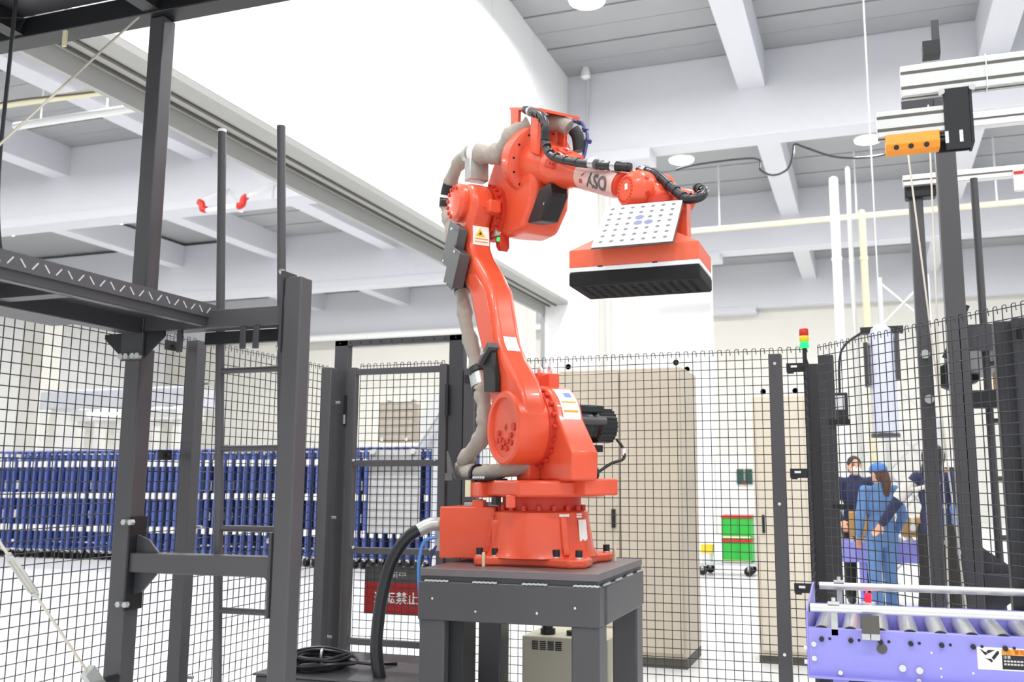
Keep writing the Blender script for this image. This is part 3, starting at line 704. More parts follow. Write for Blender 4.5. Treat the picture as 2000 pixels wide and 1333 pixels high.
# wrist
W = Vector((.80, .055, 2.812))
wr = A().lathe(W, (0,-1,0), [(.08,-.13),(.100,-.11),(.100,.0),(.096,.022),(.070,.055),(.066,.06),(.02,.06)], 40).build('wrist', 'orange', rb)
for k in range(20):
    a = 2*math.pi*k/20; A().cyl(W+Vector((.055*math.cos(a), -.058, .055*math.sin(a))), W+Vector((.055*math.cos(a), -.064, .055*math.sin(a))), .0045, n=8).build('wrist_bolt', 'orange_dk', wr)
for a in (-20, 25, 70, 95, 120):
    dv = Vector((math.cos(R(a)), 0, math.sin(R(a)))); A().cyl(W+dv*.098, W+dv*.104, .011, n=10).build('wrist_screw', 'orange_dk', wr)
A().add([W+Vector((.0,-.0615,-.002)),W+Vector((.022,-.0615,-.004)),W+Vector((.022,-.0615,.024)),W+Vector((.0,-.0615,.026))],[(0,1,2,3)]).build('sticker', 'signw', wr, smooth=False)
A().lathe(W, (0,-1,0), [(.085,-.165),(.104,-.155),(.104,-.118),(.094,-.114)], 36).build('wrist_ring', 'orange', wr)
A().prism([(W.x-.05,W.z+.04),(W.x+.11,W.z+.02),(W.x+.14,W.z-.04),(W.x+.10,W.z-.08),(W.x-.04,W.z-.08)], .08, .31).build('wrist_body', 'orange', wr, bevel=.015)
A().lathe((W.x+.09,.13,W.z-.05), (0,0,-1), [(.07,0),(.07,.06),(.06,.065),(.06,.10)], 28).build('tool_flange', 'orange_dk', wr)
# dress pack: fabric sleeved hoses and ribbed conduits
def wob(r, k, amp=.12): return lambda t: r*(1+amp*math.sin(t*k)+amp*.6*math.sin(t*k*2.3+1))
A().tube([(.097,-.10,1.575),(-.10,-.20,1.535),(-.30,-.22,1.525),(-.46,-.22,1.54),(-.50,-.22,1.575),(-.43,-.22,1.625),(-.27,-.22,1.71),(-.22,-.22,1.81),(-.235,-.23,1.93),(-.29,-.23,2.03)], wob(.043,50), n=14, smooth=6).build('hose_sleeve', 'sleeve', rb)
A().tube([(-.29,-.23,2.05),(-.38,-.22,2.18),(-.48,-.22,2.34),(-.53,-.22,2.49),(-.575,-.22,2.60)], wob(.040,22), n=14, smooth=6).build('hose_sleeve', 'sleeve', rb)
A().tube([(-.575,-.22,2.60),(-.66,-.21,2.75),(-.74,-.20,2.89),(-.81,-.2,3.04),(-.85,-.2,3.15),(-.80,-.2,3.27),(-.66,-.2,3.36),(-.50,-.19,3.37)], wob(.040,46), n=14, smooth=6).build('hose_sleeve', 'sleeve', rb)
A().tube([(-.50,-.17,3.365),(-.40,-.13,3.33),(-.30,-.10,3.33),(-.20,-.07,3.40),(-.15,.0,3.44)], wob(.055,20), n=14, smooth=6).build('hose_sleeve', 'sleeve', rb)
for (p, q, r_, m) in (((-.262,-.23,1.975),(-.30,-.23,2.055),.048,'galv'), ((-.285,-.23,2.05),(-.31,-.23,2.08),.05,'black'), ((-.25,-.23,1.95),(-.265,-.23,1.98),.05,'black'),
                      ((-.55,-.22,2.55),(-.585,-.22,2.62),.046,'black'), ((-.855,-.2,3.13),(-.845,-.2,3.19),.046,'black'), ((-.84,-.2,3.20),(-.80,-.2,3.26),.046,'black'),
                      ((-.845,-.2,3.185),(-.84,-.2,3.20),.048,'pad'), ((-.51,-.19,3.37),(-.48,-.17,3.36),.058,'pad'), ((-.56,-.19,3.37),(-.52,-.19,3.37),.052,'galv'), ((-.32,-.22,1.525),(-.29,-.22,1.528),.05,'black')):
    A().cyl(p, q, r_, n=16).build('hose_clamp', m, rb)
A().box(-.55,-.47,-.22,-.10,3.20,3.34).build('hose_holder', 'galv', rb, bevel=.006)
A().box(-.45,-.05,-.30,-.17,1.492,1.50).build('hose_tray', 'black', rb)
A().prism([(-.53,1.50),(-.545,1.65),(-.50,1.60),(-.42,1.495)], -.30, -.292).build('tray_end', 'coverg', rb)
A().box(-.55,-.45,-.305,-.298,1.49,1.53).build('tray_end', 'coverg', rb)
for k in range(5): A().cyl((-.20+k*.03,-.29,1.50),(-.20+k*.03,-.29,1.512),.008,n=8).build('tray_screw', 'chrome', rb)
def conduit(pts, r, nm='ribbed_conduit'):
    A().tube(pts, r, n=12, smooth=6).build(nm, 'conduit', rb)
    P = [Vector(p) for p in pts]
    for i in range(len(P)-1):
        for k in (.3, .8):
            c = P[i].lerp(P[i+1], k); d = (P[i+1]-P[i]).normalized()
            A().cyl(c-d*.006, c+d*.006, r*1.13, n=12).build('conduit_rib', 'conduit', rb)
conduit([(-.12,-.05,3.52),(.01,-.07,3.455),(.12,-.075,3.395),(.168,-.075,3.315),(.16,-.075,3.235),(.228,-.075,3.142),(.394,-.06,3.062),(.60,-.03,2.985),(.70,.0,2.955),(.77,.05,2.935)], .021)
conduit([(.76,.10,2.935),(.87,.12,2.885),(.96,.14,2.80),(1.05,.15,2.725),(1.11,.18,2.72),(1.08,.23,2.765),(.99,.26,2.81)], .021)
for (p, q) in (((-.03,-.062,3.475),(.0,-.068,3.46)), ((.57,-.045,3.0),(.61,-.04,2.985)), ((.69,.0,2.958),(.715,.01,2.95)), ((.79,.105,2.925),(.81,.11,2.915))):
    A().cyl(p, q, .028, n=12).build('conduit_clip', 'chrome', rb)
# supply cables into the base
MB().box(-2.155, -2.11, 4.42, 4.60, 1.13, 1.30).build('connector_plate', 'grey', base, bevel=.004)
MB().tube([(-2.12,4.44,1.265),(-2.17,4.40,1.265),(-2.22,4.36,1.235)], .036, n=12, smooth=3).build('connector_elbow', 'galv', base)

hz = MB().tube([(-2.19,4.38,1.255),(-2.27,4.34,1.20),(-2.335,4.31,1.09),(-2.375,4.30,.95),(-2.40,4.30,.80),(-2.405,4.30,.62),(-2.36,4.32,.42),(-2.25,4.4,.2),(-2.15,4.55,.06),(-2.15,4.8,.03)], .032, n=14, smooth=6).build('power_conduit', 'conduit')
tag(hz, 'thick black power conduit curving from robot base to floor', 'conduit')
hz = MB().tube([(-2.14,4.41,1.20),(-2.19,4.37,1.18),(-2.205,4.35,1.08),(-2.20,4.35,.95),(-2.18,4.4,.6),(-2.1,4.6,.12),(-2.05,4.9,.02)], .009, n=8, smooth=5).build('air_hose', 'airblue')
tag(hz, 'thin bright blue air hose beside the black conduit', 'hose')
hz = MB().tube([(-2.14,4.43,1.16),(-2.16,4.41,1.12),(-2.17,4.41,1.0),(-2.15,4.45,.5),(-2.1,4.7,.05)], .007, n=8, smooth=5).build('signal_cable', 'cableblue')
tag(hz, 'thin dark cable hanging behind the blue air hose', 'cable')
hz = MB().tube([(-1.80,4.3,.52),(-1.83,4.3,.30),(-1.85,4.4,.05),(-1.83,4.6,.015)], .008, n=8, smooth=5).build('air_hose', 'airblue')
tag(hz, 'short blue hose hanging below the junction box under the stand', 'hose')

# ------------------------------------------------------------------ gripper
gp = thing('vacuum_gripper', 'orange box gripper with black foam pad and white dotted board', 'gripper', (-.917, 3.893, 2.3245))
gx0, gx1, gy0, gy1 = -1.201, -.632, 3.736, 4.051
ZB = 2.3245
def frustum(b, x0,x1,y0,y1,z0, x2,x3,y2,y3,z1):
    return b.add([(x0,y0,z0),(x1,y0,z0),(x1,y1,z0),(x0,y1,z0),(x2,y2,z1),(x3,y2,z1),(x3,y3,z1),(x2,y3,z1)], [(0,3,2,1),(4,5,6,7),(0,1,5,4),(1,2,6,5),(2,3,7,6),(3,0,4,7)])
b = MB().box(gx0, gx1, gy0, gy1, ZB+.0825, ZB+.159); b.build('housing', 'box_orange', gp, bevel=.003)
frustum(MB(), gx0,gx1,gy0,gy1,ZB+.159, gx0+.10,gx1-.10,gy0+.055,gy1-.055,ZB+.218).build('housing_lid', 'box_orange', gp, bevel=.002)
MB().box(gx0-.002, gx1+.002, gy0-.002, gy1+.002, ZB+.063, ZB+.0825).build('white_frame', 'white', gp, bevel=.004)
MB().box(gx0-.002, gx1+.002, gy0-.002, gy1+.002, ZB+.001, ZB+.063).build('foam_pad', 'foam', gp, bevel=.01)
hole = None
for i in range(12):
    for j in range(8):
        p = (gx0+.05+i*.0427, gy0+.045+j*.0322, ZB+.0005)
        if hole is None:
            hole = MB().cyl((0,0,0), (0,0,-.002), .011, n=10).build('suction_hole', 'foamhole'); 
            hole.parent = gp; o = hole
        else:
            o = hole.copy(); COL.objects.link(o); o.parent = gp
        o.location = Vector(p) - Vector((-.917, 3.893, 2.3245))
for q_ in (.13, .37): MB().box(gx0+q_, gx0+q_+.022, gy0-.003, gy0, ZB+.078, ZB+.084).build('latch_slot', 'ink', gp)
MB().box(-.775, -.715, 3.93, 4.03, ZB+.205, 2.73).build('mount_plate', 'orange', gp, bevel=.004)
MB().lathe((-.89, 3.95, ZB+.21), (0,0,1), [(.09,0),(.09,.03),(.065,.035),(.065,.13)], 28).build('mount_neck', 'orange', gp)
for (x, y) in ((-.68,3.79),(-.665,3.90)): MB().cyl((x,y,ZB+.175),(x,y,ZB+.19),.008,n=8).build('screw', 'chrome', gp)
TL, TR, BL, BR = Vector((-1.075,3.90,2.72)), Vector((-.728,3.90,2.718)), Vector((-1.072,3.64,2.47)), Vector((-.725,3.64,2.471))
nb = (TR-TL).cross(BL-TL).normalized()
if nb.y > 0: nb = -nb
bk = -nb*.006
bd = MB().add([BL,BR,TR,TL,BL+bk,BR+bk,TR+bk,TL+bk], [(0,1,2,3),(7,6,5,4),(0,4,5,1),(1,5,6,2),(2,6,7,3),(3,7,4,0)]).build('calibration_board', 'board', gp, smooth=False)
MB().add([BL+bk*1.01-Vector((.003,0,.003)),BR+bk*1.01+Vector((.003,0,-.003)),TR+bk*1.01+Vector((.003,0,.003)),TL+bk*1.01+Vector((-.003,0,.003)),BL+bk*1.8-Vector((.003,0,.003)),BR+bk*1.8+Vector((.003,0,-.003)),TR+bk*1.8+Vector((.003,0,.003)),TL+bk*1.8+Vector((-.003,0,.003))],
         [(0,1,2,3),(7,6,5,4),(0,4,5,1),(1,5,6,2),(2,6,7,3),(3,7,4,0)]).build('board_backing', 'coverg', bd, smooth=False)
eu = (BR-BL).normalized(); ev = eu.cross(nb).normalized()
if ev.z < 0: ev = -ev
for i in range(7):
    for j in range(7):
        fu = .10+.8*i/6; fv = .09+.82*j/6
        c = BL.lerp(BR, fu).lerp(TL.lerp(TR, fu), fv) + nb*.0008
        big = (i, j) in ((3,3),(3,4),(4,3)); r_ = .020 if big else .0098
        MB().add([c+eu*r_*math.cos(2*math.pi*k/16)+ev*r_*math.sin(2*math.pi*k/16) for k in range(16)], [tuple(range(16))]).build('printed_dot', 'dotb' if big else 'dot', bd, smooth=False)
for (p, q) in ((Vector((-1.0,3.86,ZB+.21)), Vector((-1.0,3.86,2.66))), (Vector((-.80,3.86,ZB+.21)), Vector((-.80,3.86,2.66)))):
    MB().cyl(p, q, .008, n=8).build('board_strut', 'galv', gp)

# ------------------------------------------------------------------ items on and under the stand
pl = thing('floor_box', 'low dark steel box with eye bolts beside the stand', 'box', (-2.55, 4.5, 0))
MB().box(-3.05, -2.12, 4.2, 4.85, 0, .50).build('body', 'steel', pl, bevel=.01)
MB().box(-3.06, -2.11, 4.19, 4.86, .50, .512).build('lid', 'steel', pl, bevel=.004)
for (x, y) in ((-2.86, 4.52), (-2.21, 4.55)):
    MB().lathe((x,y,.555), (.9,.35,0), [(.022,-.006),(.036,-.006),(.036,.006),(.022,.006),(.022,-.006)], 20).cyl((x,y,.51),(x,y,.525),.012,n=8).build('eye_bolt', 'galv', pl)
cb = MB()
for k in range(9):
    r_ = .12+.012*(k % 5)+random.uniform(-.006,.006); z = .52+.008*k; ox, oy = random.uniform(-.02,.02), random.uniform(-.02,.02)
    cb.tube([(-2.80+ox+r_*1.15*math.cos(t), 4.42+oy+r_*.95*math.sin(t), z+.007*math.sin(3*t+k)) for t in [2*math.pi*i/28 for i in range(29)]], .0085, n=7)
cb.tube([(-2.66,4.42,.55),(-2.58,4.46,.54),(-2.52,4.50,.53),(-2.45,4.6,.52)], .0085, n=7, smooth=4)
o = cb.build('cable_coil', 'conduit'); tag(o, 'coil of thin black cable lying on the low steel box', 'cable coil')
ct = thing('robot_controller', 'beige controller cabinet standing under the robot stand', 'controller', (-1.6, 5.05, 0))
MB().box(-1.86, -1.37, 4.93, 5.30, .04, .645).build('cabinet', 'ctrl', ct, bevel=.006)
for i in range(4):
    for k in range(5): MB().box(-1.80+i*.045, -1.765+i*.045, 4.926, 4.93, .575+k*.010, .581+k*.010).build('vent_slot', 'ink', ct)
MB().box(-1.86,-1.37,4.95,5.28,0,.04).build('plinth', 'black', ct)
MB().tube([(-1.74,5.02,.645),(-1.74,5.02,.72),(-1.72,5.06,.83),(-1.7,5.1,.95)], .03, n=10, smooth=4).cyl((-1.74,5.02,.645),(-1.74,5.02,.675),.042,n=14).build('cable_gland', 'black', ct)
MB().cyl((-1.60,5.02,.645),(-1.60,5.02,.67),.03,n=14).build('gland_plug', 'black', ct)
MB().cyl((-1.43,4.93,.25),(-1.43,4.925,.25),.008,n=8).build('screw', 'chrome', ct)

# ------------------------------------------------------------------ cabinets behind the fence
cbn = thing('control_cabinet', 'tall beige control cabinet behind the fence, right of robot', 'cabinet', (-1.98, 7.9, 0))
MB().box(-2.52, -1.44, 7.52, 8.20, .08, 2.42).build('body', 'beige', cbn, bevel=.01)
MB().box(-2.50, -1.98, 7.50, 7.52, .12, 2.39).build('door', 'beige', cbn, bevel=.006); MB().box(-1.97, -1.46, 7.50, 7.52, .12, 2.39).build('door', 'beige', cbn, bevel=.006)
MB().box(-2.52, -1.44, 7.54, 8.18, 0, .08).build('plinth', 'slot', cbn)
MB().box(-2.04, -2.01, 7.48, 7.50, 1.1, 1.25).build('handle', 'black', cbn)
for (x, y) in ((-2.45,7.6),(-1.50,7.6),(-1.50,8.1)):
    MB().lathe((x,y,2.465), (0,1,0), [(.025,-.006),(.042,-.006),(.042,.006),(.025,.006),(.025,-.006)], 18).build('eye_bolt', 'pad', cbn)
cbn = thing('control_cabinet', 'narrower pale beige cabinet standing beside the corner posts', 'cabinet', (-.7, 8.3, 0))
MB().box(-.93, -.48, 8.0, 8.45, .06, 2.2).build('body', 'beige2', cbn, bevel=.01)
MB().box(-.90, -.51, 7.985, 8.0, .1, 2.16).build('door', 'beige2', cbn, bevel=.006)
MB().box(-.93, -.48, 8.02, 8.43, 0, .06).build('plinth', 'slot', cbn)
MB().box(-.87, -.85, 7.97, 7.985, 1.05, 1.2).build('handle', 'black', cbn)
for x in (-.84, -.57): MB().lathe((x,8.1,2.245), (0,1,0), [(.025,-.006),(.042,-.006),(.042,.006),(.025,.006),(.025,-.006)], 18).build('eye_bolt', 'pad', cbn)

# ------------------------------------------------------------------ hand cart with crates
tc = thing('hand_cart', 'pale platform cart on black casters between the beige cabinets', 'cart', (-2.15, 14.95, 0))
MB().box(-2.62, -1.70, 14.75, 15.25, .16, .20).build('platform', 'grey', tc, bevel=.006)
for (x, y) in ((-2.56,14.8),(-1.84,14.8),(-2.5,15.2),(-1.84,15.2)):
    cw = MB().lathe((x,y,.075), (0,1,0), [(.03,-.02),(.075,-.02),(.075,.02),(.03,.02)], 18).build('caster', 'rubber', tc)
    MB().box(x-.02,x+.02,y-.03,y+.03,.08,.16).build('caster_fork', 'galv', cw)
for y in (14.8, 15.2): MB().tube([(-1.73,y,.2),(-1.73,y,.95)], .014, n=8).build('handle_post', 'alu', tc)
MB().tube([(-1.73,14.8,.95),(-1.73,15.2,.95)], .014, n=8).build('handle_bar', 'alu', tc)
def crate(z0, label):
    t = thing('plastic_crate', label, 'crate', (-2.02, 15.0, z0), 0, 'green crates on the cart')
    MB().box(-2.24, -1.78, 14.78, 15.2, z0, z0+.32).build('body', 'green', t, bevel=.01)
    for x in (-2.24, -2.01, -1.79): MB().box(x-.0, x+.015, 14.765, 14.78, z0+.02, z0+.30).build('rib', 'green', t)
    MB().box(-2.25, -1.77, 14.77, 15.21, z0+.32, z0+.365).build('rim', 'red', t, bevel=.006)
    MB().box(-2.23, -1.80, 14.76, 14.775, z0+.02, z0+.045).build('foot_rib', 'ivory', t)
crate(.20, 'lower green crate with red rim on the cart'); crate(.565, 'upper green crate with red rim on the cart')
yb = thing('yellow_tub', 'small yellow and white tub at the end of the cart', 'tub', (-2.52, 14.95, .2))
MB().lathe((-2.50,14.95,.2),(0,0,1),[(.08,0),(.09,.12),(.09,.13),(.0,.13)],18).build('tub_base', 'white', yb)
frustum(MB(), -2.60,-2.42,14.86,15.04,.33, -2.59,-2.40,14.85,15.05,.47).build('tub_top', 'yellow', yb)
gb = thing('wall_board', 'pair of small dark green boards on the far wall', 'board', (-3.6, 24.9, 1.3))
MB().box(-3.35,-3.17,24.95,24.99,1.35,1.75).build('panel', 'greensign', gb); MB().box(-3.13,-2.94,24.95,24.99,1.35,1.75).build('panel', 'greensign', gb)
MB().box(-3.165,-3.135,24.94,24.99,1.33,1.45).build('red_tag', 'red', gb)
MB().box(-3.9,-2.6,25.0,25.1,0,2.1).build('backing', 'cream', gb)

# ------------------------------------------------------------------ nested blue roll carts
def make_cart(x, y):
    t = thing('roll_cart', 'blue nesting roll cart parked in the long row behind the fence', 'roll cart', (x, y, 0), 0, 'nested blue roll carts')
    def T(): return MB(Matrix.Translation((x, y, 0)))
    hgt = 2.02
    T().tube([(0,0,.2),(0,0,hgt-.05),(.0,.03,hgt-.01),(.0,.12,hgt)], .024, n=8).build('upright', 'blue', t)
    T().box(.022,.034,-.005,.06,.26,hgt-.10).build('upright_channel', 'blue', t)
    T().tube([(0,.85,.2),(0,.85,hgt-.05),(0,.80,hgt),(0,.12,hgt)], .022, n=8).build('rear_upright', 'blue', t)
    for z in (.55, 1.12, 1.68): T().box(-.012,.012,.0,.85,z-.22,z+.17).build('side_panel', 'blue_dk', t)
    for z in (.52, 1.13, 1.72): T().box(-.03,.032,-.045,-.01,z,z+.11).build('bumper_pad', 'pad', t)
    T().box(-.072,.072,.84,.86,.25,1.98).build('rear_panel', 'blue_dk', t)
    T().box(-.03,.04,-.02,.87,.17,.24).build('base_frame', 'blue', t)
    for yy in (.03, .80):
        c_ = T().lathe((0,yy,.085),(1,0,0),[(.02,-.02),(.085,-.02),(.085,.02),(.02,.02)],14).build('caster', 'rubber', t)
        T().prism([(-.02,.17),(.03,.17),(.012,.08),(-.005,.08)], yy-.05, yy+.02).build('caster_fork', 'white', c_)
    return t
ONES = 'zeroth first second third fourth fifth sixth seventh eighth ninth tenth eleventh twelfth thirteenth fourteenth fifteenth sixteenth seventeenth eighteenth nineteenth'.split()
def ordinal(n):
    if n < 20: return ONES[n]
    tens = {2:('twenty','twentieth'),3:('thirty','thirtieth'),4:('forty','fortieth'),5:('fifty','fiftieth'),6:('sixty','sixtieth')}[n//10]
    return tens[1] if n % 10 == 0 else tens[0]+'-'+ONES[n % 10]
CX = [-16.6 + .163*k for k in range(64)]
first = make_cart(CX[0], 14.0)
lab_special = {0: 'leftmost blue roll cart at the end of the long row', 63: 'rightmost blue roll cart in the row, behind the robot base'}
first['label'] = lab_special[0]
for k, x in enumerate(CX[1:], 1):
    c = clone(first, None, (x+random.uniform(-.006,.006), 14.0+random.uniform(-.02,.02), 0))
    c['label'] = lab_special.get(k, ordinal(k+1) + ' blue roll cart from the left end of the long row')

# ------------------------------------------------------------------ conveyor (right)
cv = thing('roller_conveyor', 'lilac roller conveyor with steel rollers at the lower right', 'conveyor', (.3, 4.1, 0))
CXE = .98
MB().box(-.255, CXE, 3.835, 3.845, .742, .925).build('side_channel', 'purple', cv, bevel=.002)
MB().box(-.255, CXE, 3.845, 3.87, .915, .925).build('channel_flange', 'purple', cv); MB().box(-.255, CXE, 3.805, 3.845, .742, .75).build('channel_flange', 'purple', cv)
MB().box(-.255, CXE, 4.355, 4.365, .742, .955).build('side_channel', 'purple', cv, bevel=.002)
MB().box(-.255, CXE, 3.87, 4.355, .80, .81).build('bed_plate', 'purple_dk', cv)
MB().prism([(3.835,.742),(4.365,.742),(4.365,1.045),(4.30,1.045),(3.835,.985)], -.262, -.255, mp=lambda x,y,z: (y,x,z)).build('end_plate', 'purple', cv)
for k in range(11):
    x = -.205+k*.108
    if x > CXE-.03: break
    ro = MB().cyl((x,3.86,.898),(x,4.35,.898),.035,n=24).build('roller', 'roller', cv)
    MB().cyl((x,3.848,.898),(x,3.8605,.898),.0345,n=24).build('roller_cap', 'black', ro)
    MB().cyl((x,3.835,.885),(x,3.822,.885),.010,n=6).build('axle_nut', 'black', ro)
    MB().cyl((x+.03,3.8345,.887),(x+.03,3.8335,.887),.006,n=8).build('slot_hole', 'ink', cv)
MB().cyl((-.245,3.825,1.003),(CXE,3.825,1.003),.016,n=18).build('guide_rail', 'alu', cv); MB().cyl((-.248,3.825,1.003),(-.243,3.825,1.003),.0165,n=18).build('rail_cap', 'black', cv)
MB().cyl((-.235,4.36,1.03),(CXE,4.36,1.03),.016,n=18).build('guide_rail', 'alu', cv); MB().cyl((-.24,4.36,1.03),(-.234,4.36,1.03),.0165,n=18).build('rail_cap', 'black', cv)
for x, y, z in ((-.155,3.835,1.003),(.62,3.835,1.003),(-.15,4.37,1.03),(.62,4.37,1.03)):
    MB().box(x-.012,x+.012,y,y+.008,.90,z).build('rail_bracket', 'galv', cv); MB().box(x-.022,x+.022,y-.026,y+.008,z+.016,z+.024).build('rail_clamp', 'alu', cv)
    MB().cyl((x,y-.01,z+.022),(x,y-.01,z+.04),.008,n=8).build('clamp_knob', 'alu', cv)
MB().box(-.055,.01,3.80,3.806,.915,.985).build('sensor_plate', 'slot', cv, bevel=.002); MB().box(-.055,-.026,3.80,3.835,.895,.918).build('plate_foot', 'galv', cv); MB().box(-.022,.01,3.80,3.835,.895,.918).build('plate_foot', 'galv', cv)
MB().cyl((-.03,4.34,.955),(-.03,4.34,.968),.030,n=20).build('lamp_base', 'alu', cv)
MB().lathe((-.03,4.34,.968),(0,0,1),[(.014,0),(.015,.03),(.011,.038),(.002,.04)],16).build('red_lamp', 'ledr', cv)
MB().cyl((.015,3.834,.86),(.015,3.832,.86),.019,n=20).build('cable_hole', 'slot', cv)
for (x, z) in ((-.235,.865),(-.235,.812)): MB().cyl((x,3.835,z),(x,3.825,z),.010,n=12).build('bolt', 'chrome', cv); MB().cyl((-.262,3.86,z-.02),(-.275,3.86,z-.02),.009,n=6).build('bolt', 'chrome', cv)
for (x, z, r_) in ((.085,.795,.013),(.145,.79,.013),(-.14,.765,.009),(.14,.752,.009)): MB().cyl((x,3.835,z),(x,3.822,z),r_,n=10).build('bolt', 'chrome', cv)
for (x, z) in ((.22,.80),(.22,.77),(.33,.79),(.19,.855)): MB().cyl((x,3.835,z),(x,3.833,z),.004,n=8).build('rivet', 'white', cv)
for x in (-.14, .85):
    for y in (3.87, 4.33): MB().box(x-.03,x+.03,y-.02,y+.02,.02,.745).build('leg', 'purple', cv, bevel=.003); MB().box(x-.05,x+.05,y-.04,y+.04,0,.02).build('foot', 'black', cv)
MB().box(-.16,.0,3.86,3.98,.66,.742).build('drive_box', 'black', cv, bevel=.006)
# pinch warning sticker on the channel
sk = MB().box(.347,.56,3.8335,3.835,.806,.886).build('warning_label', 'signw', cv, bevel=.001)
MB().box(.43,.557,3.8325,3.8335,.862,.882).build('label_header', 'warno', sk); MB().box(.43,.557,3.8325,3.8335,.811,.861).build('label_text_block', 'ink', sk)
flat_text('⚠ 警告', .018, .475, 3.832, .872, 'redsign', sk)
flat_text('注意', .013, .447, 3.832, .853, 'signw', sk)
for z in (.840, .829): 
    for k in range(11): MB().box(.436+k*.011,.444+k*.011,3.8318,3.8325,z-.003,z+.003).build('label_print', 'stripe', sk)
def poly(pts, m, y=3.8325): MB().add([(p[0], y, p[1]) for p in pts], [tuple(range(len(pts)))]).build('pictogram', m, sk, smooth=False)
poly([(.357,.879),(.360,.879),(.372,.870),(.380,.868),(.383,.862),(.374,.857),(.368,.864)], 'ink')
poly([(.379,.872),(.386,.877),(.408,.877),(.384,.863)], 'ink')
poly([(.414,.874),(.421,.874),(.422,.866),(.403,.842),(.395,.849)], 'ink')
poly([(.371,.850),(.384,.845),(.392,.846),(.400,.839),(.394,.832),(.388,.838),(.376,.846)], 'ink')
poly([(.356,.826),(.424,.824),(.424,.8235),(.356,.8255)], 'inkgrey'); poly([(.356,.818),(.424,.816),(.424,.8155),(.356,.8175)], 'inkgrey')

# ------------------------------------------------------------------ sensor gantry over the conveyor
ga = thing('sensor_gantry', 'aluminium profile gantry over the conveyor at upper right', 'gantry', (1.2, 3.6, 0))
def profile(x0, x1, y, z0, z1, dep, nm):
    hgt = z1-z0
    o = MB().box(x0, x1, y, y+dep, z0, z1).build(nm, 'alu', ga, bevel=.003)
    for f in (.25, .75): MB().box(x0, x1, y-.0012, y+.001, z0+hgt*f-.006, z0+hgt*f+.006).build('profile_slot', 'slot', o)
    MB().box(x0, x1, y+dep*.4, y+dep*.6, z0-.0012, z0+.001).build('profile_slot', 'slot', o)
    for f in (0, 1): pass
    return o
profile(.185, 1.25, 3.6, 2.955, 3.075, .06, 'profile_beam')
profile(.09, .40, 3.6, 2.80, 2.90, .06, 'profile_arm')
MB().box(.33,.42,3.59,3.60,2.72,2.96).build('hanger_plate', 'black', ga, bevel=.003); MB().box(.42,.43,3.59,3.70,2.74,2.96).build('hanger_plate', 'black', ga); MB().box(.305,.42,3.66,3.672,2.735,2.80).build('hanger_foot', 'black', ga)
for x in (.335, .385): MB().box(x-.006,x+.006,3.588,3.59,2.745,2.79).build('plate_slot', 'white', ga)
for (x, z) in ((.325,2.945),(.432,2.95)): MB().cyl((x,3.595,z),(x,3.578,z),.012,n=10).build('bolt', 'chrome', ga)
MB().box(.485,.489,3.594,3.665,2.95,3.08).build('cable_tie', 'white', ga)
MB().box(1.18,1.26,3.62,3.70,0,2.955).build('post', 'alu', ga, bevel=.003)
se = thing('light_barrier', 'orange sensor bar with three lenses under the aluminium arm', 'sensor', (.21, 3.62, 2.72))
b = MB().prism([(3.59,2.735),(3.655,2.735),(3.655,2.80),(3.585,2.80),(3.575,2.755)], .117, .31, mp=lambda x,y,z: (y,x,z)); b.build('body', 'sensor', se, bevel=.003)
for x in (.155, .207, .262): MB().cyl((x,3.583,2.746),(x,3.575,2.743),.010,n=14).build('lens', 'black', se); 
for x in (.155, .207, .262): MB().lathe((x,3.583,2.746),(0,-1,-.35),[(.010,0),(.013,0),(.013,.007),(.010,.007)],16).build('lens_ring', 'sensor', se)
MB().box(.17,.25,3.60,3.64,2.795,2.803).build('mount_tab', 'slot', se)
MB().cyl((.31,3.62,2.77),(.34,3.62,2.77),.007,n=8).build('connector', 'black', se)

# ------------------------------------------------------------------ right access frame behind the angled fence
rfm = thing('access_platform', 'dark steel platform frame behind the angled fence at right', 'platform', (.47, 5.2, 0))
MB().box(.42,.52,5.15,5.25,0,3.74).build('post', 'steel', rfm, bevel=.006)
MB().box(.39,.48,5.19,5.28,3.82,3.90).build('post_clamp', 'black', rfm); MB().box(.44,.48,5.2,5.24,3.90,4.02).build('post_stub', 'steel2', rfm)
MB().box(.345,.435,6.55,6.65,0,3.45).build('post', 'steel', rfm, bevel=.006)
MB().box(.32,.52,6.52,6.62,3.40,3.50).build('post_head', 'black', rfm, bevel=.01)
MB().cyl((.615,5.3,0),(.615,5.3,3.12),.020,n=14).build('ladder_stile', 'steel', rfm)
for k in range(7): MB().cyl((.615,5.3,.30+k*.3),(.98,5.3,.30+k*.3),.0125,n=10).build('rung', 'steel', rfm)
MB().cyl((.98,5.3,0),(.98,5.3,3.12),.020,n=14).build('ladder_stile', 'steel', rfm)
MB().box(.52,1.5,5.15,5.25,1.86,1.95).build('cross_beam', 'black', rfm, bevel=.004)
MB().box(.52,1.5,5.2,6.6,2.16,2.30).build('deck_plate', 'steel2', rfm)
MB().box(.52,1.5,5.15,5.25,.93,1.03).build('cross_beam', 'steel2', rfm, bevel=.004)
MB().prism([(.52,1.03),(.52,1.16),(.70,1.03)], 5.19, 5.21).build('gusset', 'steel2', rfm)
MB().prism([(.52,.93),(.52,.80),(.70,.93)], 5.19, 5.21).build('gusset', 'steel2', rfm)
MB().box(1.42,1.5,5.15,5.25,0,2.3).build('post', 'steel', rfm)
tie('tie_rod', (.395,5.12,3.5), (.345,5.12,.72), 2.23, rfm); tie('tie_rod', (.275,5.12,3.3), (.435,5.12,.72), 2.08, rfm)
MB().box(.26,.42,5.13,5.17,3.28,3.55).build('brace_lug', 'steel2', rfm); MB().box(.33,.45,5.10,5.17,.64,.74).build('brace_lug', 'steel2', rfm)
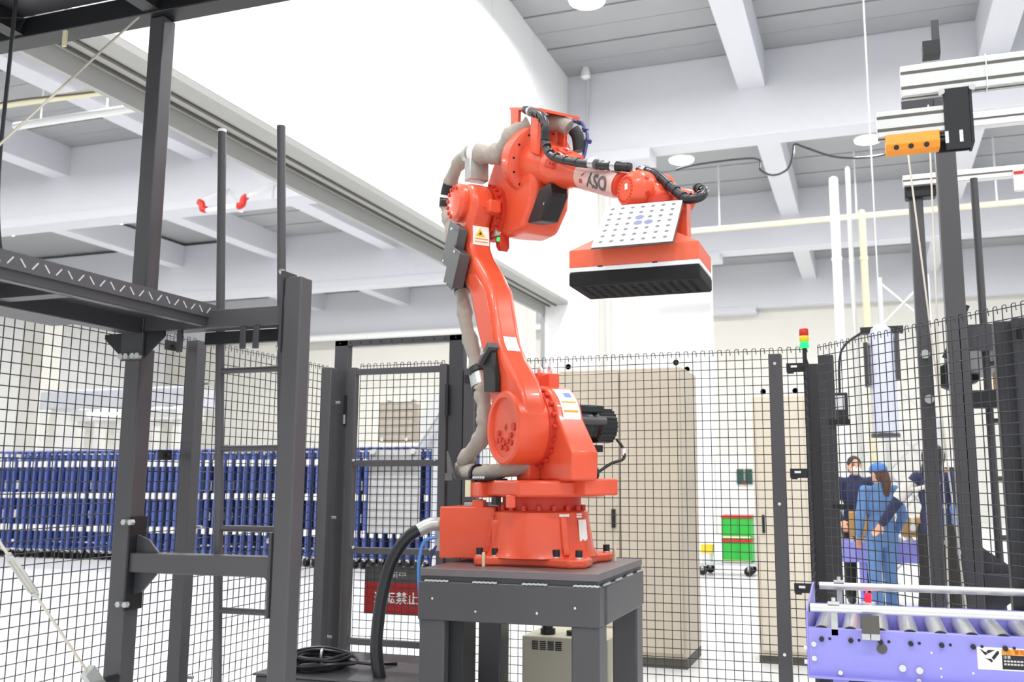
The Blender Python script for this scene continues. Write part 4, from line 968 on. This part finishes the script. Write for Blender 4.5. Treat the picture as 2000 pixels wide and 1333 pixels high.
MB().box(.31,1.5,6.48,6.54,3.475,3.55).build('profile_rail', 'alu', rfm, bevel=.003); MB().box(.31,1.5,6.478,6.48,3.505,3.515).build('profile_slot', 'slot', rfm)
MB().box(.50,1.5,5.28,5.34,3.41,3.49).build('profile_rail', 'alu', rfm, bevel=.003); MB().box(.50,1.5,5.278,5.28,3.445,3.455).build('profile_slot', 'slot', rfm)
MB().box(.99,1.05,6.45,6.478,3.36,3.52).build('scanner_head', 'white', rfm, bevel=.01); MB().box(.99,1.05,6.445,6.45,3.475,3.495).build('scanner_mark', 'red', rfm)
MB().cyl((.39,6.55,2.32),(.39,6.52,2.32),.03,n=12).build('round_boss', 'galv', rfm); MB().cyl((.40,6.55,2.02),(.40,6.52,2.02),.03,n=12).build('round_boss', 'galv', rfm)
MB().prism([(.46,2.22),(.62,2.30),(.70,2.26),(.70,2.12),(.55,2.06),(.46,2.10)], 6.40, 6.55).build('side_bracket', 'black', rfm, bevel=.01)
MB().bar((.50,6.45,2.28),(.66,6.45,2.62),.02,.03).build('lever', 'black', rfm)
ck = tag(MB().box(.72,1.0,5.6,5.95,1.99,2.16).build('carton', 'cardboard', None, bevel=.006), 'cardboard carton on the dark beam behind the angled fence', 'carton')
ck.location.z = -.04
MB().prism([(.50,2.22),(.58,2.50),(.62,2.50),(.62,2.32)], 6.56, 6.57).build('blue_panel', 'blue', rfm)

# extra tall pale posts / pipes, and the grey vacuum tube
for (x, y, zt, r_, m, lb) in ((-.30,13.5,5.8,.065,'white','tall white pipe standing left of the dark posts'), (.07,13.6,5.3,.05,'ivory','slim ivory pipe beside the tall white pipe'), (-.10,13.7,6.0,.035,'alu','thin aluminium pole between white and ivory pipes')):
    t = thing('service_pipe', lb, 'pipe', (x, y, 0))
    MB().cyl((x,y,.02),(x,y,zt),r_,n=16).build('pipe', m, t); MB().cyl((x,y,0),(x,y,.03),r_*1.8,n=16).build('base_flange', m, t)
    MB().lathe((x,y,zt),(0,0,1),[(r_,0),(r_*.9,.03),(r_*.4,.05),(.002,.055)],16).build('end_cap', m, t)
    for z in (1.0, 3.4, 4.6): MB().lathe((x,y,z),(0,0,1),[(r_,0),(r_*1.15,.0),(r_*1.15,.05),(r_,.05)],16).build('collar', m, t)
vt = thing('vacuum_lift', 'pale grey vertical vacuum lift tube behind the angled fence', 'lift', (.16, 9.0, 0))
MB().lathe((.16,9.0,1.9),(0,0,1),[(.118,0),(.118,.9),(.10,.98),(.05,1.02)],28).build('tube', 'ductgrey', vt)
MB().lathe((.16,9.0,1.875),(0,0,1),[(.10,0),(.128,.0),(.13,.03),(.12,.04)],28).build('suction_ring', 'steel', vt)
MB().box(.0,.04,8.9,9.1,2.35,2.75).build('side_bracket', 'steel2', vt); MB().box(.28,.31,8.95,9.05,2.4,2.86).build('side_bracket', 'steel2', vt)
MB().box(-.02,.36,8.95,9.05,2.84,2.90).build('yoke', 'black', vt)
MB().cyl((.16,9.0,2.9),(.16,9.0,9.18),.008,n=12).build('suspension_tube', 'alu', vt)
MB().box(-.30,-.16,9.0,9.1,2.0,2.3).build('control_pendant', 'black', vt, bevel=.01); MB().box(-.27,-.19,8.995,9.0,2.14,2.27).build('pendant_face', 'grey', vt)
MB().tube([(-.23,9.05,2.3),(-.2,9.05,2.7),(0,9.05,2.87)], .012, n=8, smooth=4).build('pendant_cable', 'black', vt)
# lattice braces behind
tw = thing('lattice_mast', 'pale metal lattice mast standing behind the dark right posts', 'mast', (.5, 13.0, 0))
for x in (.25, .85): MB().box(x-.03,x+.03,12.97,13.03,0,4.2).build('chord', 'alu', tw)
for k in range(6):
    z = .3+k*.65; MB().bar((.25,13.0,z),(.85,13.0,z+.6),.025,.025).build('brace', 'alu', tw); MB().bar((.85,13.04,z),(.25,13.04,z+.6),.025,.025).build('brace', 'alu', tw)
# background fence behind the people
bgf = thing('safety_fence', 'pale fine mesh fence far behind the people at right', 'fence', (.8, 14.6, 0))
for x in (-.3, 1.0, 2.3): MB().box(x-.03,x+.03,14.57,14.63,0,2.35).build('post', 'grey', bgf)
o = mesh_panel((-.3,14.6),(2.3,14.6),.1,2.3,'wire_mesh',bgf,pitch=.05,r=.0016,hooks=False,side=1); o.data.materials[0] = M['grey']

# far left machine, pipes, sprinkler
mc = thing('palletising_machine', 'pale machine with silver hood behind the blue cart row', 'machine', (-18.2, 19, 0))
MB().box(-21.0,-16.2,19,20.5,3.3,3.82).build('hood', 'grey', mc, bevel=.05)
MB().box(-19.5,-16.1,18.6,19.6,2.95,3.26).build('drum_housing', 'alu', mc, bevel=.05)
for x in (-20.6, -19.3, -18.6, -17.6, -16.9, -16.3): MB().box(x-.12,x+.12,18.8,19.1,0,3.3).build('column', 'cream', mc, bevel=.01)
MB().box(-18.9,-17.9,18.58,18.6,3.1,3.15).build('light_strip', 'lampglow', mc)
ic = thing('shade_chute', 'grey inclined chute standing in for diagonal shade behind the gate leaf', 'conveyor', (-6.2, 13.0, 0))  # grey diagonal chute shape added to stand in for a beam shadow
MB().bar((-6.55,13.0,2.0),(-5.35,13.0,3.75),.5,.16).build('bed', 'grey', ic, bevel=.01)
MB().bar((-6.60,12.72,2.05),(-5.40,12.72,3.80),.04,.22).build('side_rail', 'alu', ic)
for (x, z) in ((-6.35,2.2),(-5.55,3.4)): MB().box(x-.04,x+.04,12.96,13.04,0,z).build('leg', 'grey', ic)
pp = thing('ceiling_pipe', 'long white pipe running level across the far left wall', 'pipe', (-17, 33, 6.9))
MB().cyl((-23,32.9,7.3),(-8,32.9,7.3),.14,n=14).build('pipe', 'white', pp)
for x in (-21,-18,-15,-12,-9): MB().cyl((x,32.9,7.3),(x,33.7,7.3),.03,n=6).build('wall_bracket', 'white', pp)
pp = thing('sprinkler_pipe', 'white pipe with red elbows below the left girder', 'pipe', (-12.4, 15.2, 7))
MB().cyl((-12.75,15.2,6.98),(-11.95,15.2,7.02),.045,n=12).build('pipe', 'white', pp)
for sx, x in ((-1,-12.85),(1,-11.88)):
    MB().tube([(x-sx*.1,15.2,7.0),(x,15.2,7.02),(x+sx*.03,15.2,7.14),(x+sx*.1,15.2,7.18)], .07, n=10, smooth=3).build('elbow', 'red', pp); MB().cyl((x+sx*.1,15.2,7.18),(x+sx*.1,16.11,7.75),.03,n=8).build('drop', 'white', pp)
pp = thing('ceiling_pipe', 'white pipe under the ceiling above the left girder bay', 'pipe', (-12, 12.5, 7.6))
MB().cyl((-14.6,12.2,7.9),(-9.8,12.2,7.9),.07,n=12).build('pipe', 'white', pp)
for x in (-14, -12.5, -11): MB().cyl((x,12.2,7.9),(x,12.2,9.15),.012,n=6).build('hanger', 'white', pp)
pp = thing('cable_bundle', 'ivory cable bundle strung across the left bay ceiling', 'cable', (-12, 10.5, 7))
MB().tube([(-13.8,10.4,7.36),(-12.4,10.4,7.34),(-11.2,10.4,7.31),(-10.5,10.4,7.30),(-9.9,10.4,7.36)], .055, n=10, smooth=4).build('bundle', 'ivory', pp); MB().tube([(-13.8,10.34,7.33),(-12.4,10.33,7.35),(-11.2,10.33,7.29),(-10.5,10.33,7.28),(-9.9,10.34,7.36)], .015, n=8, smooth=4).build('dark_cable', 'slot', pp)
pp = thing('pipe_run', 'ivory pipe run crossing below the second right girder', 'pipe', (0, 22, 6.2))
MB().cyl((-4.5,22.0,7.55),(4.5,22.0,7.6),.07,n=12).build('pipe', 'ivory', pp)
for x in (-3.2, 0, 3): MB().cyl((x,22.0,7.6),(x,22.0,9.15),.02,n=6).build('hanger', 'white', pp)
pp = MB().tube([(-3.6,18.6,7.98),(-3.1,18.6,8.05),(-1.95,18.6,8.05),(-1.85,18.6,7.8),(-1.59,18.6,7.65),(-1.3,18.6,7.75),(-1.18,18.6,8.05),(-1.14,18.6,8.26),(-.9,18.6,8.15),(-.27,18.6,7.88),(.6,18.6,7.85),(1.6,18.6,8.2)], .022, n=8, smooth=5).build('ceiling_cable', 'steel', None)
tag(pp, 'grey cable drooping in loops under the second bay ceiling', 'cable')
dt = thing('smoke_detector', 'small white detector under ceiling at the wall corner', 'detector', (-4.7, 15.9, 9.0))
MB().lathe((-4.75,15.8,8.98),(0,0,1),[(.05,0),(.09,.03),(.09,.1),(.06,.22)],16).build('housing', 'white', dt)
MB().tube([(-4.75,15.95,9.0),(-4.82,16.05,8.0),(-4.95,16.05,7.0)], .018, n=6, smooth=3).build('cable', 'grey', dt)
dt = thing('smoke_detector', 'small white detector under the ceiling left of the joist', 'detector', (-2.65, 13.1, 9.0))
MB().lathe((-2.65,13.1,9.02),(0,0,1),[(.04,0),(.08,.02),(.08,.08),(.05,.18)],16).build('housing', 'pad', dt)
MB().cyl((-2.65,13.1,9.1),(-2.65,13.1,9.2),.03,n=8).build('stem', 'ivory', dt)

# ------------------------------------------------------------------ second lilac conveyor with cartons, by the people
c2 = thing('roller_conveyor', 'small lilac conveyor end behind the fence near the people', 'conveyor', (-.1, 11.6, 0))
MB().box(-.42,.75,11.35,11.95,.55,.78).build('bed', 'purple', c2, bevel=.006)
for k in range(9): MB().cyl((-.36+k*.13,11.37,.80),(-.36+k*.13,11.93,.80),.03,n=12).build('roller', 'roller', c2)
for x in (-.12, .6):
    for y in (11.45, 11.85): MB().box(x-.04,x+.04,y-.03,y+.03,0,.55).build('leg', 'purple', c2)
for k, (x, y, z, w_, h_, lb) in enumerate(((-.15,11.62,.832,.21,.28,'tan carton on the lilac conveyor beside navy shirt'), (.45,11.7,.832,.22,.22,'tan carton behind the dark jacket on the lilac conveyor'))):
    t = thing('carton', lb, 'carton', (x, y, z))
    MB().box(x-w_/2,x+w_/2,y-.14,y+.14,z,z+h_).build('box', 'cardboard', t, bevel=.004)
    MB().box(x-.02,x+.02,y-.1405,y+.1405,z+h_*.3,z+h_+.001).build('tape', 'ivory', t)
    MB().box(x-.03,x+.04,y-.142,y-.14,z+h_*.35,z+h_*.6).build('label', 'signw', t)

# ------------------------------------------------------------------ people
def cap(b, p0, p1, r0, r1, n=12):
    b.cyl(p0, p1, r0, r1, n=n); b.ball(p0, r0, n, 8); b.ball(p1, r1, n, 8)
def remesh(o, vox, it=5):
    r = o.modifiers.new('remesh', 'REMESH'); r.mode = 'VOXEL'; r.voxel_size = vox; r.use_smooth_shade = True
    s = o.modifiers.new('smooth', 'SMOOTH'); s.factor = .5; s.iterations = it
def hand(b, w, e, curl=.5, thumb=1):
    w, e = Vector(w), Vector(e); d = (w-e).normalized()
    side = d.cross(Vector((0,1,0)));
    if side.length < .1: side = Vector((1,0,0))
    side.normalize(); nrm = side.cross(d).normalized()
    c = w+d*.045
    rot = Matrix((side, nrm, d)).transposed()
    b.ball(c, (.042,.018,.052), 12, 8, rot)
    for k, L in enumerate((.062,.074,.070,.055)):
        q0 = c + side*(-.030+.020*k)*thumb + d*.040; q1 = q0+d*L*.5+nrm*.008; q2 = q1+d*L*.42*(1-curl*.4)+nrm*L*.5*curl; q3 = q2+d*L*.2*(1-curl)+nrm*L*.35*curl
        cap(b, q0, q1, .0105, .0095, 8); cap(b, q1, q2, .0095, .0085, 8); cap(b, q2, q3, .0085, .0075, 8)
    q0 = c - side*.034*thumb - d*.015; q1 = q0 - side*.028*thumb + d*.030+nrm*.012; q2 = q1 - side*.006*thumb + d*.028+nrm*.014
    cap(b, q0, q1, .014, .012, 8); cap(b, q1, q2, .012, .009, 8)
def person(label, loc, rotz, h, arms, cloth_top, cloth_leg, hair, lean=0.0, headturn=0, stride=.06, extras=()):
    t = thing('person', label, 'person', (loc[0], loc[1], 0), rotz)
    k = h/1.75; XF = ROOT[t.name]
    def B(): return MB(XF)
    Vv = lambda x, y, z: Vector((x*k, y*k, z*k))
    hipz, shz = .92, 1.44
    hp = {s: Vv(.095*s, .0, hipz) for s in (-1,1)}; kn = {s: Vv(.105*s, -.03+stride*s*.4, .50) for s in (-1,1)}; an = {s: Vv(.11*s, stride*s, .09) for s in (-1,1)}
    sh = {s: Vv(.185*s, -lean*.5, shz) for s in (-1,1)}
    chest = Vv(0, -lean*.4, 1.28); neck = Vv(0, -lean*.55, 1.50); head = Vv(0, -lean*.7-.015, 1.635)
    HR = Matrix.Rotation(headturn, 3, 'Z')
    body = B()
    body.ball(chest, (.155*k,.105*k,.20*k)); body.ball(Vv(0,-lean*.1,1.05), (.135*k,.10*k,.16*k)); body.ball(Vv(0,0,.93), (.155*k,.115*k,.12*k))
    cap(body, neck-Vv(0,0,.06), neck+Vv(0,0,.06), .058*k, .055*k)
    body.ball(head, (.076*k,.095*k,.115*k), 18, 12, HR)
    body.ball(head+HR@Vv(0,-.03,-.055), (.058*k,.062*k,.062*k), 14, 9)                 # jaw
    body.ball(head+HR@Vv(0,-.098,-.012), (.014*k,.020*k,.022*k), 10, 7)               # nose
    body.ball(head+HR@Vv(0,-.088,-.058), (.026*k,.012*k,.010*k), 10, 7)               # mouth
    for s in (-1,1): body.ball(head+HR@Vv(.080*s,.008,-.005), (.012*k,.020*k,.030*k), 10, 7)
    for s in (-1,1):
        cap(body, hp[s], kn[s], .082*k, .056*k); cap(body, kn[s], an[s], .056*k, .036*k); body.ball(an[s]+Vv(0,-.06,-.045), (.04*k,.11*k,.035*k))
        el_, wr_ = (Vv(*q) for q in arms[s])
        cap(body, sh[s], el_, .052*k, .041*k); cap(body, el_, wr_, .040*k, .027*k); hand(body, wr_, el_, .55, s)
    bo = body.build('body', 'skin', t); remesh(bo, .009, 3)
    g = .016*k
    top = B()
    top.ball(chest, (.172*k,.128*k,.215*k)); top.ball(Vv(0,-lean*.1,1.05), (.158*k,.125*k,.19*k)); top.ball(Vv(0,0,.93), (.172*k,.135*k,.12*k)); cap(top, sh[-1], sh[1], .062*k, .062*k)
    cap(top, neck-Vv(0,0,.07), neck-Vv(0,0,.005), .078*k, .070*k)
    for s in (-1,1):
        el_, wr_ = (Vv(*q) for q in arms[s]); w2 = el_.lerp(wr_, .93)
        cap(top, sh[s], el_, .070*k, .060*k); cap(top, el_, w2, .060*k, .045*k)
    to = top.build('jacket', cloth_top, t); remesh(to, .012, 4)
    leg = B(); leg.ball(Vv(0,0,.90), (.168*k,.13*k,.12*k))
    for s in (-1,1): cap(leg, hp[s], kn[s], .100*k, .080*k); cap(leg, kn[s], an[s]+Vv(0,0,.0), .078*k, .066*k)
    lo = leg.build('trousers', cloth_leg, t); remesh(lo, .012, 4)
    for s in (-1,1):
        sb = B(); sb.ball(an[s]+Vv(0,-.055,-.042), (.052*k,.14*k,.05*k)); sb.ball(an[s]+Vv(0,-.0,-.02), (.052*k,.06*k,.06*k)); so = sb.build('shoe', 'black', t); remesh(so, .01, 2)
    for s in (-1,1):
        B().ball(head+HR@Vv(.032*s,-.090,.012), (.013*k,.008*k,.008*k), 10, 7).build('eye', 'eye', t); B().ball(head+HR@Vv(.033*s,-.092,.034), (.020*k,.007*k,.005*k), 10, 6).build('eyebrow', hair, t)
    hb = B(); hb.ball(head+HR@Vv(0,.018,.032), (.086*k,.098*k,.098*k), 16, 11, HR); hb.ball(head+HR@Vv(0,.05,-.02), (.078*k,.065*k,.085*k), 14, 9, HR)
    hb.build('hair', hair, t)
    ho = lambda x, y, z: head+HR@Vv(x,y,z)
    return t, B, ho, Vv, k, HR
# navy sweater and white mask, facing the camera
t, B, ho, Vv, k, HR = person('person in navy sweater and white face mask facing the cell', (-.175, 12.15), R(8), 1.77, {-1: ((-.27,-.02,1.16),(-.20,-.20,.98)), 1: ((.27,-.02,1.16),(.20,-.22,1.0))}, 'navy', 'darkcloth', 'hair', headturn=R(6))
mk = B(); mk.ball(ho(0,-.068,-.048), (.060*k,.048*k,.052*k), 14, 9, HR); mk.build('face_mask', 'signw', t)
B().box(.02,.19,-.150,-.144,1.17,1.27).build('name_patch', 'signw', t); B().box(.04,.08,-.152,-.15,1.19,1.24).build('patch_print', 'red', t)
# blue coverall and cap, back to the camera, looking right
t, B, ho, Vv, k, HR = person('person in blue coverall and blue cap with long brown hair', (.10, 10.95), R(205), 1.66, {-1: ((-.26,.02,1.14),(-.22,-.14,.92)), 1: ((.26,.02,1.14),(.22,-.14,.92))}, 'coverall', 'coverall', 'hairb', headturn=R(18))
cp_ = B(); cp_.ball(ho(0,.005,.055), (.096*k,.112*k,.085*k), 16, 10, HR); cp_.ball(ho(0,-.11,.03), (.075*k,.07*k,.012*k), 14, 7, HR); co = cp_.build('cap', 'capblue', t); remesh(co, .01, 2)
hb = B(); hb.tube([ho(0,.085,.0), ho(0,.125,-.08), ho(0,.125,-.17), ho(0,.105,-.25)], lambda q: .062*k*(1-q*.45), n=12, smooth=4); hb.build('long_hair', 'hairb', t)
# dark jacket with hood and pale sleeve stripe, back turned, hand behind
t, B, ho, Vv, k, HR = person('person in dark navy jacket with pale sleeve stripe, back turned', (.64, 10.6), R(150), 1.83, {-1: ((-.30,.05,1.18),(-.22,-.16,1.0)), 1: ((.34,.12,1.20),(.50,.16,.97))}, 'navy', 'darkcloth', 'hair', lean=.05, headturn=R(-15), stride=.12)
hd_ = B(); hd_.ball(ho(0,.015,.02), (.118*k,.125*k,.135*k), 16, 11); hd_.ball(ho(0,.05,-.10), (.105*k,.10*k,.10*k), 14, 9); o = hd_.build('hood', 'black', t); remesh(o, .012, 3)
sp = B(); e0, e1 = Vv(.22,.02,1.40), Vv(.335,.115,1.22); sp.cyl(e0, e1, .074*k, .067*k, n=16); sp.build('sleeve_stripe', 'stripe', t)
sp = B(); sp.tube([Vv(-.12,.115,1.40),Vv(0,.13,1.36),Vv(.13,.11,1.33),Vv(.2,.07,1.33)], .022*k, n=8, smooth=3); sp.build('shoulder_stripe', 'stripe', t)
# blue coverall, white helmet
t, B, ho, Vv, k, HR = person('person in blue coverall and white helmet by the dark post', (.90, 12.2), R(255), 1.72, {-1: ((-.24,-.02,1.14),(-.20,-.20,1.0)), 1: ((.24,-.02,1.14),(.20,-.22,1.0))}, 'coverall', 'coverall', 'hair')
hm = B(); hm.lathe(ho(0,.005,.03), (0,0,1), [(.118*k,0),(.112*k,.035*k),(.10*k,.07*k),(.07*k,.10*k),(.025*k,.115*k)], 22); hm.ball(ho(0,-.10,.032), (.08*k,.06*k,.010*k), 12, 6, HR); hm.build('helmet', 'helmet', t)
